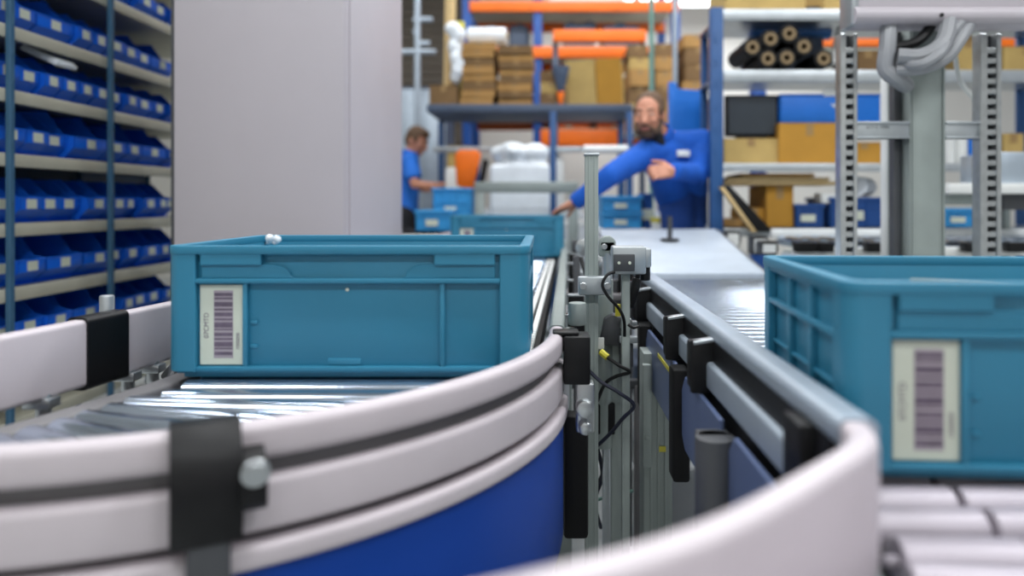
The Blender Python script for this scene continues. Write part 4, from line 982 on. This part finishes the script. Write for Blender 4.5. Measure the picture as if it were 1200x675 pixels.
# far grey locker filling the view behind the shutter's foot
lk = thing('locker', 'blue-grey locker behind the worker in the polo shirt', 'cabinet', (-1.35,7.2,0))
MB().box(-1.95,-.95,7.0,7.5,0,zY(102,7.0)).build('locker_body', M['greyblue'], lk, .006)
for q in range(2): 
    dd = MB().box(-1.93+q*.5,-1.47+q*.5,6.985,7.0,.05,zY(105,7.0)).build('door', M['alu_blue'], lk, .003)
    MB().box(-1.50+q*.5,-1.485+q*.5,6.975,6.985,1.0,1.15).build('handle', M['black'], dd)

# ------------------------------------------------------------------ people
def rot_from(yaw, pitch, roll=0): return Euler((pitch, roll, yaw), 'XYZ').to_matrix()
def build_head(hc, rot, hr=1.0):
    """skin shapes, given in head space looking along -Y"""
    b = []
    T = lambda p: Vector(hc) + rot @ (Vector(p)*hr)
    return T
def finger(b, base, d, n, L, r, curl):
    p = Vector(base); d = Vector(d).normalized(); ax = d.cross(Vector(n)).normalized()
    for i, f in enumerate((.45,.32,.23)):
        q = p + d*L*f; b.cap(p, r*(1-.08*i), q, r*(.92-.08*i)); p = q; d = Matrix.Rotation(curl, 3, ax) @ d
def hand(b, wrist, d, n, curl, mirror=1):
    """wrist point, direction of the fingers, palm normal"""
    w = Vector(wrist); d = Vector(d).normalized(); n = Vector(n); n = (n-d*n.dot(d)).normalized(); s = d.cross(n)*mirror
    b.cap(w-d*.02, .027, w+d*.015, .027)
    for k in range(4):
        o = (k-1.5)*.019; b.cap(w+s*o*.7+d*.012, .016, w+d*.082+s*o, .0135)
    for k, L in enumerate((.072,.082,.077,.060)):
        finger(b, w+d*.084+s*(k-1.5)*.020, d+s*(k-1.5)*.06, n, L, .0092, curl)
    th = (d*.55 - s*.8 + n*.25).normalized()
    p = w+d*.022-s*.026; q = p+th*.036; b.cap(p,.015,q,.012); r2 = (d*.85-s*.35+n*.3).normalized(); b.cap(q,.012,q+r2*.030,.0105); b.cap(q+r2*.030,.0105,q+r2*.054,.009)
def person(name, label, base, hc, hrot, neck, sh, el, wr, hd, hips, kn, an, chest, jacket, trous, sleeve_long, beard, toe, hair_m):
    t = thing(name, label, 'person', base)
    V = Vector
    T = build_head(hc, hrot)
    b = MB()
    b.ball(T((0,.012,.03)),(.076,.094,.092),hrot); b.ball(T((0,-.022,-.045)),(.060,.066,.070),hrot); b.ball(T((0,-.055,-.088)),(.030,.026,.024),hrot)
    b.ball(T((0,-.045,.0)),(.066,.05,.06),hrot)
    b.cap(T((0,-.084,.012)),.010,T((0,-.110,-.028)),.0145)
    for e in (-1,1):
        b.ball(T((e*.077,.012,-.008)),(.010,.022,.034),hrot); b.cap(T((e*.018,-.078,.034)),.010,T((e*.048,-.068,.032)),.009); b.ball(T((e*.040,-.070,-.022)),(.022,.018,.018),hrot)
        b.ball(T((e*.013,-.100,-.030)),(.009,.010,.008),hrot)
    b.cap(T((-.02,-.088,-.062)),.007,T((.02,-.088,-.062)),.007)
    b.cap(T((0,.02,-.05)), .056, neck, .058); b.cap(neck,.058,V(chest)+V((0,0,.08)),.07)
    ch, pel = V(chest), (V(hips[0])+V(hips[1]))/2
    b.cap(ch,.088,pel,.08)
    for i in (0,1):
        b.cap(ch+V((0,0,.05)),.06,sh[i],.05); b.cap(sh[i],.048,el[i],.038); b.cap(el[i],.038,wr[i],.027)
        hand(b, wr[i], hd[i][0], hd[i][1], hd[i][2], hd[i][3])
        b.cap(hips[i],.07,kn[i],.05); b.cap(kn[i],.055,an[i],.04); b.cap(an[i],.038,V(an[i])+V(toe)*.12+V((0,0,-.05)),.03)
    b.build('body', M['skin'], t, remesh=.0055, smooth=3)
    # face details and hair
    for e in (-1,1):
        ey = MB().ball(T((e*.031,-.0785,.012)),(.0125,.0085,.0062),hrot,14,10).build('eye', M['eye'], t)
        MB().ball(T((e*.031,-.0845,.012)),(.0052,.0045,.0052),hrot,12,8).build('iris', M['iris'], ey)
        MB().cap(T((e*.016,-.0885,.036)),.0045,T((e*.046,-.078,.038)),.0035).build('eyebrow', M[hair_m], t)
    MB().cap(T((-.020,-.0945,-.064)),.0045,T((.020,-.0945,-.064)),.0045).build('mouth', M['lip'], t)
    h = MB()
    h.ball(T((0,.026,.045)),(.083,.092,.092),hrot); h.ball(T((0,.055,.0)),(.076,.064,.075),hrot)
    if not beard: h.ball(T((0,-.02,.085)),(.062,.075,.045),hrot)
    for e in (-1,1): h.ball(T((e*.066,-.01,.030)),(.018,.034,.034),hrot)
    h.build('hair', M[hair_m], t, remesh=.006, smooth=3)
    if beard:
        g = MB()
        g.ball(T((0,-.044,-.092)),(.046,.046,.032),hrot)
        for e in (-1,1): g.cap(T((e*.066,-.012,-.028)),.014,T((e*.056,-.040,-.078)),.022); g.cap(T((e*.030,-.082,-.062)),.011,T((e*.044,-.064,-.085)),.018); g.cap(T((0,-.097,-.047)),.008,T((e*.028,-.086,-.056)),.009)
        g.build('beard', M['beard'], t, remesh=.005, smooth=2)
    # clothes
    c = MB()
    c.cap(V(neck)+V((0,0,-.03)),.072,ch+V((0,0,.06)),.10)
    ax = (V(sh[1])-V(sh[0])).normalized()
    c.cap(ch+ax*.07,.115,pel+ax*.045+V((0,0,.02)),.110); c.cap(ch-ax*.07,.115,pel-ax*.06+V((0,0,.02)),.115); c.cap(ch-ax*.09,.11,ch+ax*.09,.11)
    for i in (0,1):
        c.cap(ch+V((0,0,.05)),.10,sh[i],.074); c.cap(V(neck)+V((0,.02,-.05)),.075,sh[i],.074)
        if sleeve_long:
            c.cap(sh[i],.076,el[i],.060); q = V(el[i])+(V(wr[i])-V(el[i]))*.93; c.cap(el[i],.060,q,.044); c.cyl(V(el[i])+(V(wr[i])-V(el[i]))*.84,q+(V(wr[i])-V(el[i])).normalized()*.03,.049,.046)
        else:
            q = V(sh[i])+(V(el[i])-V(sh[i]))*.75; c.cap(sh[i],.074,V(sh[i])+(V(el[i])-V(sh[i]))*.55,.066); c.cyl(V(sh[i]),q,.070,.072)
    c.build('jacket' if sleeve_long else 'polo_shirt', M[jacket], t, remesh=.009, smooth=3)
    g = MB()
    g.cap(hips[0],.118,hips[1],.118)
    for i in (0,1): g.cap(hips[i],.112,kn[i],.078); g.cap(kn[i],.078,V(an[i])+V((0,0,.02)),.062)
    g.build('trousers', M[trous], t, remesh=.009, smooth=3)
    col_ = MB(); nd = (T((0,.02,-.05))-V(neck)).normalized()
    col_.pipe(V(neck)-nd*.02, V(neck)+nd*.028, .078, .066, 24); col_.build('collar', M[jacket], t, .004)
    for i in (0,1):
        s_ = MB(); p = V(an[i]); d_ = V(toe).normalized()
        s_.cap(p+V((0,0,-.035)),.045,p+d_*.15+V((0,0,-.05)),.036).box(p.x-.03,p.x+.03,p.y-.03,p.y+.03,p.z-.087,p.z-.05); s_.cap(p-d_*.03+V((0,0,-.052)),.036,p+d_*.15+V((0,0,-.055)),.033)
        s_.build('shoe', M['black'], t, remesh=.008, smooth=2)
    return t
# worker leaning over the belt (viewer's left arm reaches the far teal crate)
def WP(px,py,Y): return Vector(W(px,py,Y))
pl = tag(MB().box(.48,.935,3.95,4.45,0,.16).build('step_platform', M['greyblue'], bevel=.006), 'low grey step platform under the leaning worker', 'platform')
zf = .16
hips = [Vector((.765,4.20,zf+.925)), Vector((.83,4.24,zf+.93))]
person('worker', 'bearded worker in blue jacket leaning over to reach the second teal crate', (.8,4.2,zf),
   WP(761,136,3.93), rot_from(R(-24), R(8)), WP(774,160,4.0),
   [WP(757,180,3.95), WP(822,167,4.06)], [WP(716,205,3.78), Vector((.835,3.96,WP(0,203,3.9).z))], [WP(676,236,3.86), WP(789,200,3.74)],
   [(Vector((-.85,.15,-.45)),Vector((.3,-.3,-.9)),.25,1), (Vector((-1,-.25,-.08)),Vector((.1,.9,-.35)),1.3,1)],
   hips, [Vector((.745,4.08,zf+.50)), Vector((.84,4.22,zf+.49))], [Vector((.74,4.16,zf+.088)), Vector((.84,4.30,zf+.088))],
   WP(792,186,4.06), 'jacket', 'trouser', True, True, Vector((-.4,-.9,0)), 'hair')
sf = MB(); a0 = WP(775,168,3.935)
sf.cap(WP(771,161,3.93),.034,a0,.024)  # small dark wedge running down from the neck
sfo = sf.build('collar_wedge', M['blackcloth'], [o for o in COL.objects if o.name == 'worker'][0], remesh=.006, smooth=2); sfo['label'] = 'dark wedge at the collar'
pt = WP(801,180,3.925)
wk = [o for o in COL.objects if o.name == 'worker'][0]
o = MB().box(pt.x-.035,pt.x+.035,pt.y-.0,pt.y+.03,pt.z-.016,pt.z+.018,rz=R(14)).build('chest_badge', M['white'], wk, .004); o['label']='white chest badge'
# worker at the back left, in profile, looking down to the right
hh = Vector(W(489,166,6.3))
X0 = W(474,0,6.3)[0]
person('worker', 'worker in bright blue polo shirt half hidden by the grey machine cabinet', (X0,6.3,0),
   hh, rot_from(R(68), R(22)), WP(481,182,6.3),
   [WP(481,190,6.12), WP(476,190,6.48)], [WP(486,216,6.05), WP(480,217,6.48)], [WP(505,217,6.05), WP(500,222,6.26)],
   [(Vector((1,-.1,.1)),Vector((0,.2,-1)),.4,1), (Vector((1,-.1,.1)),Vector((0,.2,-1)),.4,-1)],
   [Vector((X0,6.2,.93)),Vector((X0,6.4,.93))], [Vector((X0+.03,6.19,.50)),Vector((X0+.0,6.42,.50))], [Vector((X0,6.2,.088)),Vector((X0-.03,6.42,.088))],
   WP(475,203,6.3), 'polo', 'blackcloth', False, False, Vector((1,-.1,0)), 'hair')

# ------------------------------------------------------------------ light and camera
wd = bpy.data.worlds.new('World'); SC.world = wd; wd.use_nodes = True
bg = wd.node_tree.nodes['Background']; bg.inputs[0].default_value = (.86,.91,1,1); bg.inputs[1].default_value = .45

cam = bpy.data.cameras.new('Camera'); co = bpy.data.objects.new('Camera', cam); COL.objects.link(co)
co.location = (0,0,HC); co.rotation_euler = (R(90),0,0)
cam.sensor_fit='HORIZONTAL'; cam.sensor_width = 36; cam.lens = 36*F/1200
cam.shift_x = (600-CX)/1200; cam.shift_y = -(337.5-CY)/1200
cam.clip_start = .02; cam.clip_end = 60
cam.dof.use_dof = True; cam.dof.focus_distance = 1.5; cam.dof.aperture_fstop = 1.5
SC.camera = co
vs = SC.view_settings; vs.view_transform = 'Standard'; vs.look = 'None'; vs.exposure = -.2; vs.gamma = 1; vs.use_curve_mapping = False
